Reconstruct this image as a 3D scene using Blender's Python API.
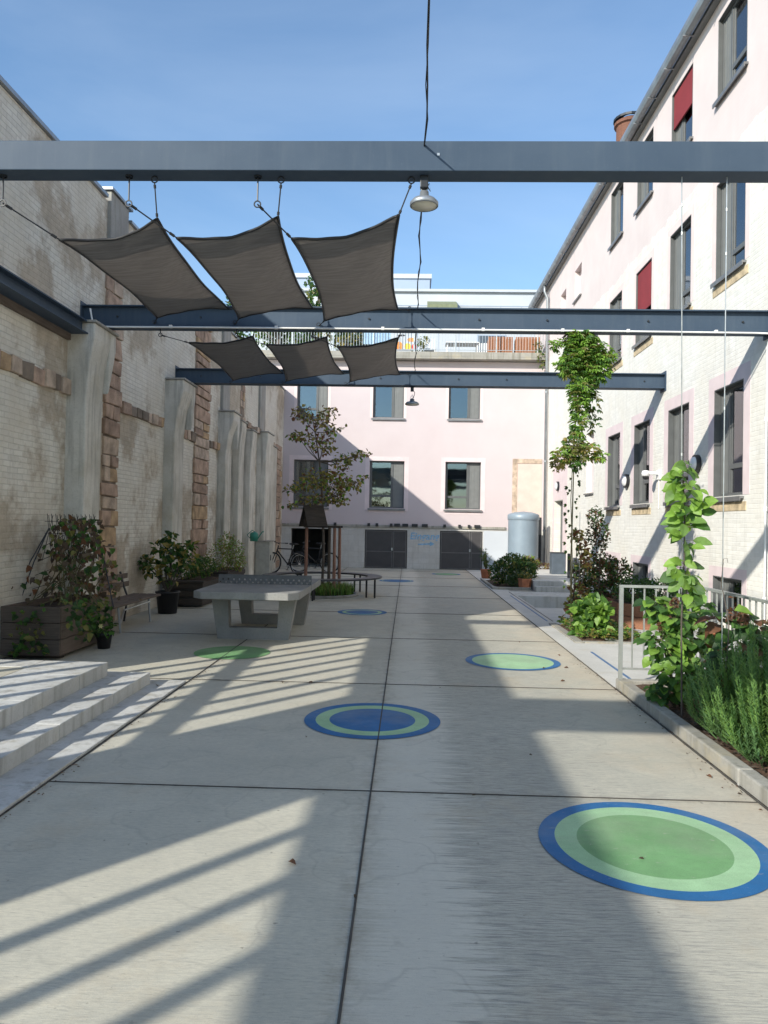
import bpy, bmesh, math, random
from mathutils import Vector, Matrix
R = math.radians
random.seed(7)
for o in list(bpy.data.objects): bpy.data.objects.remove(o)
SC = bpy.context.scene
COL = SC.collection

# ------------------------------------------------------------------ camera
EYE = 1.65; FPX = 742.0
YAW = math.atan(24.2/FPX); PIT = math.atan(11.6/FPX); ROLL = 0.018
cd = bpy.data.cameras.new('camera'); cam = bpy.data.objects.new('camera', cd); COL.objects.link(cam)
fw = Vector((-math.sin(YAW)*math.cos(PIT), math.cos(YAW)*math.cos(PIT), math.sin(PIT)))
r0 = Vector((math.cos(YAW), math.sin(YAW), 0)); u0 = r0.cross(fw)
rt = r0*math.cos(ROLL) + u0*math.sin(ROLL); up = u0*math.cos(ROLL) - r0*math.sin(ROLL)
m = Matrix((( rt.x, up.x, -fw.x, 0), (rt.y, up.y, -fw.y, 0), (rt.z, up.z, -fw.z, EYE), (0,0,0,1)))
cam.matrix_world = m
cd.sensor_fit = 'VERTICAL'; cd.sensor_height = 24; cd.sensor_width = 18; cd.lens = FPX/1024*24
cd.clip_start = 0.05; cd.clip_end = 2000
SC.camera = cam

# ------------------------------------------------------------------ light
SUN = Vector((1, 1.17, -0.79)).normalized()
W = bpy.data.worlds.new('World'); SC.world = W; W.use_nodes = True
nt = W.node_tree; bg = nt.nodes['Background']
sky = nt.nodes.new('ShaderNodeTexSky'); sky.sky_type = 'NISHITA'; sky.sun_disc = False
sky.sun_elevation = math.asin(-SUN.z); sky.sun_rotation = math.atan2(-SUN.x, -SUN.y)
sky.air_density = 1.15; sky.dust_density = 0.5; sky.ozone_density = 3.2; sky.altitude = 100
tc = nt.nodes.new('ShaderNodeTexCoord'); mp = nt.nodes.new('ShaderNodeMapping'); mp.inputs['Scale'].default_value = (.8, 1.0, 2.2)
mp.inputs['Rotation'].default_value = (0.2, 0.5, 0.3)
nz = nt.nodes.new('ShaderNodeTexNoise'); nz.inputs['Scale'].default_value = 1.5; nz.inputs['Detail'].default_value = 7; nz.inputs['Roughness'].default_value = 0.55; nz.inputs['Distortion'].default_value = 0.6
rp = nt.nodes.new('ShaderNodeMapRange'); rp.inputs[1].default_value = 0.36; rp.inputs[2].default_value = 0.95; rp.inputs[3].default_value = 0; rp.inputs[4].default_value = 0.24
mx = nt.nodes.new('ShaderNodeMix'); mx.data_type = 'RGBA'
nt.links.new(tc.outputs['Generated'], mp.inputs[0]); nt.links.new(mp.outputs[0], nz.inputs[0]); nt.links.new(nz.outputs[0], rp.inputs[0])
tint = nt.nodes.new('ShaderNodeMix'); tint.data_type = 'RGBA'; tint.blend_type = 'MULTIPLY'; tint.inputs[0].default_value = 1; tint.inputs[7].default_value = (.88, 1.03, 1.10, 1)
nt.links.new(sky.outputs[0], tint.inputs[6])
nt.links.new(rp.outputs[0], mx.inputs[0]); nt.links.new(tint.outputs[2], mx.inputs[6]); mx.inputs[7].default_value = (5.6, 6.4, 7.2, 1)
nt.links.new(mx.outputs[2], bg.inputs[0]); bg.inputs[1].default_value = 0.15
sd = bpy.data.lights.new('sun', 'SUN'); sd.energy = 4.6; sd.angle = R(0.6); sd.color = (1.0, 0.95, 0.84)
so = bpy.data.objects.new('sun', sd); COL.objects.link(so); so.location = (-20, -20, 20)
so.rotation_euler = SUN.to_track_quat('-Z', 'Y').to_euler()
SC.view_settings.view_transform = 'Standard'; SC.view_settings.look = 'None'; SC.view_settings.gamma = 1
SC.view_settings.use_curve_mapping = False; SC.view_settings.exposure = 0.36
SC.render.resolution_x = 768; SC.render.resolution_y = 1024

# ------------------------------------------------------------------ mesh helpers
class MB:
    """collects geometry, then links it as one mesh object"""
    def __init__(s): s.v = []; s.f = []; s.m = []
    def add(s, vs, fs, mi=0):
        b = len(s.v); s.v += [tuple(v) for v in vs]; s.f += [tuple(b+i for i in f) for f in fs]; s.m += [mi]*len(fs); return s
    def box(s, x0, x1, y0, y1, z0, z1, mi=0, jit=0):
        x0, x1 = sorted((x0, x1)); y0, y1 = sorted((y0, y1)); z0, z1 = sorted((z0, z1))
        vs = [(x, y, z) for z in (z0, z1) for y in (y0, y1) for x in (x0, x1)]
        if jit: vs = [tuple(c+random.uniform(-jit, jit) for c in v) for v in vs]
        return s.add(vs, [(0,2,3,1), (4,5,7,6), (0,1,5,4), (2,6,7,3), (0,4,6,2), (1,3,7,5)], mi)
    def prism(s, poly, axis, a, b, mi=0):
        n = len(poly)
        def P(p, t): return {'x': (t, p[0], p[1]), 'y': (p[0], t, p[1]), 'z': (p[0], p[1], t)}[axis]
        vs = [P(p, a) for p in poly]+[P(p, b) for p in poly]
        return s.add(vs, [tuple(range(n))[::-1], tuple(range(n, 2*n))]+[(i, (i+1) % n, n+(i+1) % n, n+i) for i in range(n)], mi)
    def tube(s, pts, r, n=8, mi=0, cap=True):
        pts = [Vector(p) for p in pts]; k = len(pts); rs = r if isinstance(r, (list, tuple)) else [r]*k
        prev = None; vs = []
        for i, p in enumerate(pts):
            t = (pts[min(i+1, k-1)]-pts[max(i-1, 0)]).normalized()
            a = (prev - t*prev.dot(t)) if prev is not None else t.orthogonal()
            if a.length < 1e-6: a = t.orthogonal()
            a.normalize(); prev = a; b = t.cross(a)
            vs += [p+(a*math.cos(2*math.pi*j/n)+b*math.sin(2*math.pi*j/n))*rs[i] for j in range(n)]
        fs = [(i*n+j, i*n+(j+1) % n, (i+1)*n+(j+1) % n, (i+1)*n+j) for i in range(k-1) for j in range(n)]
        if cap: fs += [tuple(range(n))[::-1], tuple((k-1)*n+j for j in range(n))]
        return s.add(vs, fs, mi)
    def lathe(s, prof, c=(0,0,0), n=24, mi=0):
        vs = []; k = len(prof)
        for r, z in prof:
            vs += [(c[0]+r*math.cos(2*math.pi*j/n), c[1]+r*math.sin(2*math.pi*j/n), c[2]+z) for j in range(n)]
        fs = [(i*n+j, i*n+(j+1) % n, (i+1)*n+(j+1) % n, (i+1)*n+j) for i in range(k-1) for j in range(n)]
        return s.add(vs, fs, mi)
    def torus(s, c, Rr, r, ax='x', n=28, k=8, mi=0, sq=1.0):
        vs = []
        for i in range(n):
            a = 2*math.pi*i/n
            for j in range(k):
                b = 2*math.pi*j/k; q = Rr+r*math.cos(b); h = r*math.sin(b)*sq
                p = {'x': (h, q*math.cos(a), q*math.sin(a)), 'y': (q*math.cos(a), h, q*math.sin(a)), 'z': (q*math.cos(a), q*math.sin(a), h)}[ax]
                vs.append((c[0]+p[0], c[1]+p[1], c[2]+p[2]))
        return s.add(vs, [(i*k+j, ((i+1) % n)*k+j, ((i+1) % n)*k+(j+1) % k, i*k+(j+1) % k) for i in range(n) for j in range(k)], mi)
    def leaf(s, p, d, nrm, L, wd, mi=0, fold=0.25):
        d = d.normalized(); sd_ = d.cross(nrm)
        if sd_.length < 1e-4: sd_ = d.orthogonal()
        sd_.normalize(); nn = sd_.cross(d)
        b = p; t = p+d*L-nn*L*0.15
        l1 = p+d*L*.3+sd_*wd*.5+nn*wd*fold; l2 = p+d*L*.68+sd_*wd*.36+nn*wd*fold*.5
        q1 = p+d*L*.3-sd_*wd*.5+nn*wd*fold; q2 = p+d*L*.68-sd_*wd*.36+nn*wd*fold*.5
        return s.add([b, l1, l2, t, q2, q1], [(0,1,2,3), (0,3,4,5)], mi)
    def oval(s, p, d, nrm, L, wd, mi=0, fold=0.12):
        d = d.normalized(); sd_ = d.cross(nrm)
        if sd_.length < 1e-4: sd_ = d.orthogonal()
        sd_.normalize(); nn = sd_.cross(d)
        if nn.z < 0: nn = -nn
        cs = [p+d*L*t-nn*L*(t-.3)**2*.30 for t in (0, .12, .34, .60, .84, 1)]
        hw = (0, .30, .49, .46, .24, 0); up_ = [c+nn*0 for c in cs]
        l_ = [cs[i]+sd_*wd*hw[i]+nn*wd*fold*hw[i]*2 for i in range(1, 5)]; r_ = [cs[i]-sd_*wd*hw[i]+nn*wd*fold*hw[i]*2 for i in range(1, 5)]
        vs = cs+l_+r_
        return s.add(vs, [(0,1,6), (1,2,7,6), (2,3,8,7), (3,4,9,8), (4,5,9), (0,10,1), (1,10,11,2), (2,11,12,3), (3,12,13,4), (4,13,5)], mi)
    def build(s, name, mats, parent=None, org=None, smooth=False, bevel=0, recalc=True, rot=None):
        if not isinstance(mats, (list, tuple)): mats = [mats]
        o_ = Vector((0,0,0))
        if org is not None: o_ = Vector(org)
        elif parent is not None:
            q = parent
            while q is not None: o_ += Vector(q.location); q = q.parent
        me = bpy.data.meshes.new(name)
        me.from_pydata([(v[0]-o_.x, v[1]-o_.y, v[2]-o_.z) for v in s.v], [], s.f)
        for mt in mats: me.materials.append(mt)
        me.polygons.foreach_set('material_index', s.m)
        if smooth: me.polygons.foreach_set('use_smooth', [True]*len(me.polygons))
        if recalc and len(s.f) < 60000:
            bm = bmesh.new(); bm.from_mesh(me); bmesh.ops.recalc_face_normals(bm, faces=bm.faces); bm.to_mesh(me); bm.free()
        me.update()
        o = bpy.data.objects.new(name, me); COL.objects.link(o)
        if parent is not None: o.parent = parent
        elif org is not None: o.location = org
        if bevel:
            b = o.modifiers.new('bevel', 'BEVEL'); b.width = bevel; b.segments = 2; b.limit_method = 'ANGLE'
        return o

def tag(o, label, cat=None, group=None, kind=None):
    if label: o['label'] = label
    if cat: o['category'] = cat
    if group: o['group'] = group
    if kind: o['kind'] = kind
    return o
def thing(name, label, cat, loc=(0,0,0), group=None):
    o = bpy.data.objects.new(name, None); COL.objects.link(o); o.location = loc; o.empty_display_size = 0.2
    return tag(o, label, cat, group)
def struct(o): o['kind'] = 'structure'; return o
def dup(root, loc, rotz=None, label=None):
    def cp(o, par):
        c = o.copy(); COL.objects.link(c)
        if par is not None: c.parent = par
        for ch in [x for x in bpy.data.objects if x.parent == o and x != c]: cp(ch, c)
        return c
    r = cp(root, None); r.location = loc
    if rotz is not None: r.rotation_euler = (0, 0, rotz)
    if label: r['label'] = label
    return r

# ------------------------------------------------------------------ material helpers
class N:
    def __init__(s, name):
        s.mat = bpy.data.materials.new(name); s.mat.use_nodes = True; s.t = s.mat.node_tree
        s.p = s.t.nodes['Principled BSDF']; s.tc = s.t.nodes.new('ShaderNodeTexCoord'); s.co = s.tc.outputs['Object']
    def n(s, ty, **kw):
        x = s.t.nodes.new(ty)
        for k, v in kw.items(): setattr(x, k, v)
        return x
    def l(s, a, b): s.t.links.new(a, b)
    def mapping(s, scale=(1,1,1), src=None, loc=(0,0,0), rot=(0,0,0)):
        m_ = s.n('ShaderNodeMapping'); m_.inputs['Scale'].default_value = scale; m_.inputs['Location'].default_value = loc; m_.inputs['Rotation'].default_value = rot
        s.l(src or s.co, m_.inputs[0]); return m_.outputs[0]
    def swiz(s, ax):
        sp = s.n('ShaderNodeSeparateXYZ'); s.l(s.co, sp.inputs[0]); c = s.n('ShaderNodeCombineXYZ')
        for i, a in enumerate(ax): s.l(sp.outputs['xyz'.index(a)], c.inputs[i])
        return c.outputs[0]
    def axis(s, a):
        sp = s.n('ShaderNodeSeparateXYZ'); s.l(s.co, sp.inputs[0]); return sp.outputs['xyz'.index(a)]
    def noise(s, scale, detail=5, rough=.55, vec=None, dist=0):
        x = s.n('ShaderNodeTexNoise'); x.inputs['Scale'].default_value = scale; x.inputs['Detail'].default_value = detail
        x.inputs['Roughness'].default_value = rough; x.inputs['Distortion'].default_value = dist
        s.l(vec or s.co, x.inputs[0]); return x.outputs[0]
    def rng(s, v, a, b, c=0, d=1):
        x = s.n('ShaderNodeMapRange'); s.l(v, x.inputs[0])
        for i, q in enumerate((a, b, c, d)): x.inputs[i+1].default_value = q
        return x.outputs[0]
    def math(s, op, a, b=None, c=None):
        x = s.n('ShaderNodeMath', operation=op)
        for i, q in enumerate((a, b, c)):
            if q is None: continue
            if isinstance(q, (int, float)): x.inputs[i].default_value = q
            else: s.l(q, x.inputs[i])
        return x.outputs[0]
    def mix(s, f, a, b, mode='MIX'):
        x = s.n('ShaderNodeMix', data_type='RGBA', blend_type=mode)
        if isinstance(f, (int, float)): x.inputs[0].default_value = f
        else: s.l(f, x.inputs[0])
        for i, q in ((6, a), (7, b)):
            if isinstance(q, tuple): x.inputs[i].default_value = (*q, 1) if len(q) == 3 else q
            else: s.l(q, x.inputs[i])
        return x.outputs[2]
    def bump(s, h, st=.3, dist=.01, prev=None):
        x = s.n('ShaderNodeBump'); x.inputs['Strength'].default_value = st; x.inputs['Distance'].default_value = dist
        s.l(h, x.inputs['Height'])
        if prev: s.l(prev, x.inputs['Normal'])
        return x.outputs[0]
    def out(s, col, rough=.8, metal=0, nrm=None, spec=.5):
        if isinstance(col, tuple): s.p.inputs['Base Color'].default_value = (*col, 1)
        else: s.l(col, s.p.inputs['Base Color'])
        if isinstance(rough, (int, float)): s.p.inputs['Roughness'].default_value = rough
        else: s.l(rough, s.p.inputs['Roughness'])
        s.p.inputs['Metallic'].default_value = metal; s.p.inputs['Specular IOR Level'].default_value = spec
        if nrm: s.l(nrm, s.p.inputs['Normal'])
        return s.mat

def plain(name, col, rough=.6, metal=0, var=.15, sc=6, bst=.1, bd=.003):
    k = N(name); a = k.noise(sc, 5); c = k.mix(k.rng(a, .3, .7), tuple(x*(1-var) for x in col), tuple(min(1, x*(1+var)) for x in col))
    return k.out(c, rough, metal, k.bump(k.noise(sc*12, 3), bst, bd))

def leafmat(name, col, tr=.42, var=.3):
    k = N(name); a = k.noise(9, 2)
    c = k.mix(k.rng(a, .3, .7), tuple(x*(1-var) for x in col), tuple(x*(1+var) for x in col))
    k.out(c, .5); t_ = k.n('ShaderNodeBsdfTranslucent'); tcol = k.mix(.5, c, (col[0]*1.6+.01, col[1]*1.7, col[2]*.9)); k.l(tcol, t_.inputs[0])
    mxs = k.n('ShaderNodeMixShader'); mxs.inputs[0].default_value = tr
    k.l(k.p.outputs[0], mxs.inputs[1]); k.l(t_.outputs[0], mxs.inputs[2])
    k.l(mxs.outputs[0], k.t.nodes['Material Output'].inputs[0]); return k.mat

def concrete_ground():
    k = N('brushed_concrete'); streak = k.noise(6, 6, .65, k.mapping((0.9, 16, 1))); fine = k.noise(70, 4, .7, k.mapping((.35, 1.6, 1)))
    big = k.noise(.45, 5, .6); mid = k.noise(3.0, 6, .65)
    c = k.mix(k.rng(big, .35, .68), (.50, .475, .385), (.60, .575, .475))
    c = k.mix(k.rng(mid, .42, .72, 0, .55), c, (.40, .39, .33))
    c = k.mix(k.rng(streak, .5, .72, 0, .48), c, (.31, .305, .28))
    c = k.mix(k.rng(fine, .42, .75, 0, .5), c, (.25, .245, .225))
    # weathered lane with a ragged edge
    x = k.axis('x'); edge = k.noise(7, 6, .7, k.mapping((.22, 7, 1)))
    e2 = k.math('ADD', x, k.rng(edge, .3, .7, -.26, .26))
    big2 = k.noise(.35, 4)
    e3 = k.math('ADD', e2, k.rng(big2, .3, .7, -.12, .12))
    lane = k.math('MULTIPLY', k.rng(e3, .27, .37), k.rng(e3, 1.0, 1.9, 1, .12))
    stk = k.noise(9, 7, .75, k.mapping((.7, 13, 1), loc=(3, 1, 0)))
    c2 = k.mix(k.rng(stk, .47, .60, .15, 1), c, (.205, .21, .20))
    c = k.mix(k.math('MULTIPLY', lane, .88), c, c2)
    clean = k.math('MULTIPLY', k.rng(e3, -.25, -.05), k.rng(e3, .27, .37, 1, 0))
    c = k.mix(k.math('MULTIPLY', clean, .5), c, (.64, .62, .55))
    # rust-brown edging near kerbs, small dark spots, tyre and dirt blotches
    kerb = k.math('MULTIPLY', k.rng(k.math('ADD', x, k.rng(k.noise(2.4, 5), .3, .7, -.35, .35)), 1.5, 2.15), .32)
    c = k.mix(kerb, c, (.56, .44, .31))
    sp = k.noise(22, 3, .5); c = k.mix(k.rng(sp, .70, .76, 0, .6), c, (.13, .125, .11))
    sp2 = k.noise(5.5, 4, .6, k.mapping((1, 1, 1), loc=(9, 4, 2))); c = k.mix(k.rng(sp2, .66, .76, 0, .35), c, (.20, .18, .15))
    v = k.n('ShaderNodeTexVoronoi'); v.inputs['Scale'].default_value = 160; k.l(k.co, v.inputs[0])
    c = k.mix(k.rng(v.outputs['Distance'], .0, .22, .35, 0), c, (.22, .20, .18))
    # wipe edge: slab-to-slab tone steps
    sx = k.n('ShaderNodeSeparateXYZ'); k.l(k.co, sx.inputs[0])
    cy = k.math('FLOOR', k.math('DIVIDE', k.math('SUBTRACT', sx.outputs[1], 1.5), 3.05)); cxx = k.math('FLOOR', k.math('DIVIDE', k.math('ADD', sx.outputs[0], .22), 2.1))
    cb = k.n('ShaderNodeCombineXYZ'); k.l(cxx, cb.inputs[0]); k.l(cy, cb.inputs[1]); wn = k.n('ShaderNodeTexWhiteNoise'); k.l(cb.outputs[0], wn.inputs[0])
    c = k.mix(k.rng(wn.outputs[0], 0, 1, 0, .16), c, (.36, .34, .31))
    # dirt gathered along the joints, chips and grit
    def near(v, w): return k.rng(k.math('ABSOLUTE', v), 0, w, 1, 0)
    yj = k.math('SUBTRACT', k.math('PINGPONG', k.math('ADD', sx.outputs[1], 7.61+30.5), 1.525), 0)
    jx = near(k.math('ADD', sx.outputs[0], .20), .10); jx2 = near(k.math('SUBTRACT', sx.outputs[0], 2.15), .16); jx3 = near(k.math('ADD', sx.outputs[0], 2.215), .12); jy = k.rng(yj, 0, .07, 1, 0)
    jm = k.math('MAXIMUM', k.math('MAXIMUM', jx, jx2), k.math('MAXIMUM', jx3, jy)); dn = k.noise(9, 6, .7)
    c = k.mix(k.math('MULTIPLY', jm, k.rng(dn, .42, .72, 0, .75)), c, (.24, .20, .15))
    tan = k.noise(1.1, 7, .7, k.mapping(loc=(4, 9, 0))); c = k.mix(k.rng(tan, .56, .72, 0, .38), c, (.45, .36, .24))
    gr = k.noise(240, 2, .6); c = k.mix(k.rng(gr, .58, .72, 0, .4), c, (.20, .19, .17)); c = k.mix(k.rng(gr, .40, .30, 0, .25), c, (.72, .70, .64))
    dash = k.noise(60, 3, .6, k.mapping((.22, 2.2, 1), loc=(1, 7, 0))); c = k.mix(k.rng(dash, .63, .70, 0, .5), c, (.17, .165, .15))
    wat = k.noise(1.7, 3, .4, k.mapping(loc=(2, 2, 7))); ringm = k.rng(k.math('ABSOLUTE', k.math('SUBTRACT', wat, .56)), 0, .012, .28, 0); c = k.mix(ringm, c, (.28, .27, .24))
    b = k.bump(streak, .25, .004); b = k.bump(fine, .35, .002, b); b = k.bump(gr, .3, .0015, b)
    return k.out(c, k.rng(mid, .3, .7, .72, .9), 0, b, .35)

def cast_concrete(name, a=(.55, .54, .52), b=(.66, .65, .62), streak=True, rust=.25):
    k = N(name); c = k.mix(k.rng(k.noise(1.6, 6, .6), .35, .65), a, b)
    c = k.mix(k.rng(k.noise(40, 4, .7), .5, .8, 0, .4), c, tuple(x*.5 for x in a))
    if streak:
        s_ = k.noise(9, 4, .6, k.mapping((1, 1, .08))); c = k.mix(k.rng(s_, .5, .72, 0, rust*1.6), c, (.20, .19, .16))
    c = k.mix(k.rng(k.noise(2.7, 4, .6, k.mapping(loc=(5, 2, 1))), .55, .75, 0, rust), c, (.42, .36, .24))
    v = k.n('ShaderNodeTexVoronoi'); v.inputs['Scale'].default_value = 55; k.l(k.co, v.inputs[0])
    c = k.mix(k.rng(v.outputs['Distance'], .0, .13, .5, 0), c, (.15, .14, .13))
    return k.out(c, .85, 0, k.bump(k.noise(60, 4, .7), .3, .004))

def painted_brick(name, ax, base, dirty, patch, patch_amt, pink_above=None, bst=.6, stripe=0, brow=(.22, .07), soft=.03, mort=.78):
    """painted brick wall; ax = the two wall axes, e.g. 'yz'"""
    k = N(name); third = [a for a in 'xyz' if a not in ax][0]; vec = k.swiz(ax+third)
    wob = k.noise(3, 3, .5); wv = k.n('ShaderNodeVectorMath', operation='MULTIPLY_ADD')
    cc = k.n('ShaderNodeCombineXYZ'); k.l(k.rng(wob, 0, 1, -.5, .5), cc.inputs[0]); k.l(k.rng(wob, 0, 1, -.5, .5), cc.inputs[1])
    k.l(cc.outputs[0], wv.inputs[0]); wv.inputs[1].default_value = (.03, .02, 0); k.l(vec, wv.inputs[2])
    br = k.n('ShaderNodeTexBrick'); k.l(wv.outputs[0], br.inputs[0]); br.inputs['Scale'].default_value = 1
    br.inputs['Brick Width'].default_value = brow[0]; br.inputs['Row Height'].default_value = brow[1]; br.inputs['Mortar Size'].default_value = .009; br.inputs['Mortar Smooth'].default_value = .7
    br.inputs['Color1'].default_value = (*base, 1); br.inputs['Color2'].default_value = (*[x*.88 for x in base], 1); br.inputs['Mortar'].default_value = (*[x*mort for x in base], 1)
    c = br.outputs['Color']
    c = k.mix(k.rng(k.noise(1.0, 6, .62), .40, .66, 0, .85), c, dirty)
    c = k.mix(k.rng(k.noise(7, 6, .7), .48, .75, 0, .35), c, tuple(x*.7 for x in dirty))
    run = k.noise(5, 5, .6, k.mapping((1.6, 1.6, .12))); c = k.mix(k.rng(run, .52, .75, 0, .35), c, tuple(x*.62 for x in dirty))
    pm = None
    if patch_amt:
        pn = k.noise(.62, 7, .66, k.mapping(loc=(2.2, 7.7, 3.1))); pm = k.rng(k.math('ADD', pn, k.rng(k.axis('z'), .2, 1.4, .06, 0)), .60-.14*patch_amt, .60+soft-.14*patch_amt, 0, .85)
        pc = k.mix(k.rng(k.noise(4, 6, .7), .35, .65), patch, tuple(x*.62 for x in patch)); c = k.mix(pm, c, pc)
    hb = br.outputs['Fac']; h = k.math('MULTIPLY', hb, -1)
    h = k.math('ADD', h, k.math('MULTIPLY', k.noise(14, 6, .7), 1.3))
    h = k.math('ADD', h, k.math('MULTIPLY', k.noise(2.5, 4, .6), 1.2))
    if pink_above:
        z = k.math('ADD', k.axis('z'), k.rng(k.noise(2, 5, .7), .3, .7, -.09, .09)); pk = k.rng(z, pink_above-.01, pink_above+.01)
        pkc = k.mix(k.rng(k.noise(1.2, 6, .6), .3, .7), (.62, .54, .53), (.68, .605, .59))
        run2 = k.noise(3, 4, .6, k.mapping((1.3, 1.3, .07))); pkc = k.mix(k.rng(run2, .5, .8, 0, .3), pkc, (.62, .52, .50))
        c = k.mix(pk, c, pkc); h = k.math('MULTIPLY', h, k.rng(pk, 0, 1, 1, .18))
    elif pm is not None: h = k.math('MULTIPLY', h, k.rng(pm, 0, 1, 1, .5))
    return k.out(c, .88, 0, k.bump(h, bst, .012), .3)

M = {}
M['ground'] = concrete_ground()
M['joint'] = plain('joint_filler', (.06, .056, .05), .9)
M['step'] = cast_concrete('cast_step_concrete', (.44, .44, .42), (.55, .55, .53), True, .4)
M['kerb'] = cast_concrete('kerb_concrete', (.27, .26, .23), (.36, .345, .31), True, .7)
M['table'] = cast_concrete('table_concrete', (.21, .21, .205), (.28, .28, .27), False, .2)
M['pave'] = cast_concrete('pale_paving', (.47, .465, .44), (.56, .55, .52), False, .3)
M['tile'] = cast_concrete('beige_tile', (.40, .38, .31), (.47, .44, .36), False, .3)
def gpaint(name, col, wear):
    k = N(name); c = k.mix(k.rng(k.noise(2.2, 6, .65), .32, .68), tuple(x*.80 for x in col), tuple(x*1.15 for x in col))
    c = k.mix(k.rng(k.noise(9, 6, .7, k.mapping((.8, 3, 1))), .45, .75, 0, .35), c, tuple(x*.6+.03 for x in col))
    sc = k.noise(16, 8, .78, k.mapping((.7, 2.0, 1), loc=(1, 3, 0))); c = k.mix(k.rng(sc, .60, .66, 0, wear), c, (.42, .41, .36))
    gr = k.noise(230, 2, .6); c = k.mix(k.rng(gr, .55, .68, 0, .5), c, tuple(x*.45 for x in col)); c = k.mix(k.rng(gr, .38, .28, 0, .3), c, tuple(min(1, x*1.5+.05) for x in col))
    c = k.mix(k.rng(k.noise(1.3, 5, .6, k.mapping(loc=(7, 1, 0))), .5, .75, 0, .3), c, (.36, .35, .30))
    return k.out(c, .68, 0, k.bump(k.noise(80, 4, .7), .4, .002), .3)
M['blue'] = gpaint('blue_paint', (.022, .135, .33), .35); M['mint'] = gpaint('mint_paint', (.33, .53, .31), .6); M['green'] = gpaint('green_paint', (.165, .34, .15), .6)
M['blueline'] = plain('blue_line', (.07, .15, .30), .6)
M['steel'] = None
def steel():
    k = N('painted_steel'); c = k.mix(k.rng(k.noise(1.3, 5, .6), .35, .65), (.046, .070, .105), (.060, .086, .122))
    run = k.noise(7, 5, .65, k.mapping((1.2, 1.2, .12))); c = k.mix(k.rng(run, .5, .75, 0, .4), c, (.085, .11, .14))
    c = k.mix(k.rng(k.noise(30, 4, .7), .6, .8, 0, .2), c, (.16, .18, .20))
    return k.out(c, .55, .0, k.bump(k.noise(50, 3), .08, .002), .18)
M['steel'] = steel()
M['darkmetal'] = plain('dark_metal', (.03, .032, .036), .45, .3)
M['galv'] = plain('galvanised_steel', (.50, .52, .52), .4, .75, .15, 12)
M['railpaint'] = plain('rail_metal', (.42, .44, .42), .4, .5, .12, 12)
M['zinc'] = plain('zinc', (.30, .32, .34), .45, .6, .2, 3)
M['white'] = plain('white_plastic', (.75, .75, .74), .4, 0, .05)
M['frame'] = plain('window_frame_grey', (.105, .11, .11), .45, 0, .1)
M['panel'] = plain('vent_panel_grey', (.17, .175, .17), .5, 0, .08)
M['sill'] = plain('metal_sill', (.20, .20, .20), .4, .4, .15)
M['curtain'] = plain('curtain', (.62, .50, .52), .9, 0, .1, 3)
M['blindpale'] = plain('pale_blind', (.45, .52, .52), .9, 0, .06, 3)
M['red'] = plain('red_blind', (.22, .024, .03), .8, 0, .1, 3)
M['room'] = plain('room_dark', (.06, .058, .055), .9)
M['pinktrim'] = plain('pink_surround', (.66, .555, .56), .85, 0, .07, 3, .2)
M['palepink'] = plain('pale_pink_surround', (.72, .59, .565), .85, 0, .06, 3, .2)
M['sandst'] = plain('sandstone_sill', (.50, .40, .26), .9, 0, .35, 8, .6, .01)
for i, c_ in enumerate(((.44, .31, .23), (.37, .26, .195), (.50, .39, .30), (.46, .32, .19))):
    M['stone%d' % i] = plain('red_sandstone_%s' % 'abcd'[i], c_, .92, 0, .38, 5, .9, .02)
STONES = [M['stone%d' % i] for i in range(4)]
M['mortar'] = plain('old_mortar', (.20, .16, .125), .95, 0, .3, 5, .6, .01)
M['plaster'] = cast_concrete('stained_plaster', (.48, .455, .39), (.66, .635, .57), True, .45)
M['plastergrey'] = cast_concrete('grey_render', (.28, .27, .25), (.37, .36, .33), True, .4)
M['leftwall'] = painted_brick('old_painted_brick', 'yz', (.76, .73, .65), (.64, .585, .485), (.50, .42, .32), .72, None, .6, soft=.07)
M['rightwall'] = painted_brick('white_painted_brick', 'yz', (.76, .745, .70), (.70, .67, .60), (0, 0, 0), 0, 7.7, .34, mort=.95)
M['oldwhite'] = painted_brick('white_block_wall', 'xz', (.60, .585, .56), (.50, .475, .43), (0, 0, 0), 0, None, .35, brow=(.4, .2))
def stucco():
    k = N('pink_stucco'); c = k.mix(k.rng(k.noise(.9, 6, .6), .3, .7), (.54, .465, .47), (.58, .51, .515))
    z = k.axis('z'); z2 = k.math('ADD', z, k.rng(k.noise(1.3, 4), .3, .7, -.3, .3)); c = k.mix(k.rng(z2, 2.0, 5.5, .35, 0), c, (.54, .46, .47))
    c = k.mix(k.rng(k.noise(2, 4, .6, k.mapping((1.3, 1.3, .1))), .55, .8, 0, .25), c, (.55, .48, .47))
    return k.out(c, .9, 0, k.bump(k.noise(35, 4, .7), .25, .006), .3)
M['stucco'] = stucco()
def glass():
    k = N('window_glass'); t_ = k.n('ShaderNodeBsdfTransparent'); t_.inputs[0].default_value = (.62, .66, .66, 1)
    g = k.n('ShaderNodeBsdfGlossy'); g.inputs['Roughness'].default_value = .03; g.inputs[0].default_value = (.95, .97, 1, 1)
    f_ = k.n('ShaderNodeFresnel'); f_.inputs[0].default_value = 1.65
    wav = k.bump(k.noise(1.2, 2), .05, .02); k.l(wav, g.inputs['Normal'])
    a = k.math('ADD', f_.outputs[0], .10); ms = k.n('ShaderNodeMixShader'); k.l(a, ms.inputs[0]); k.l(t_.outputs[0], ms.inputs[1]); k.l(g.outputs[0], ms.inputs[2])
    k.l(ms.outputs[0], k.t.nodes['Material Output'].inputs[0]); return k.mat
M['glass'] = glass()
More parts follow.
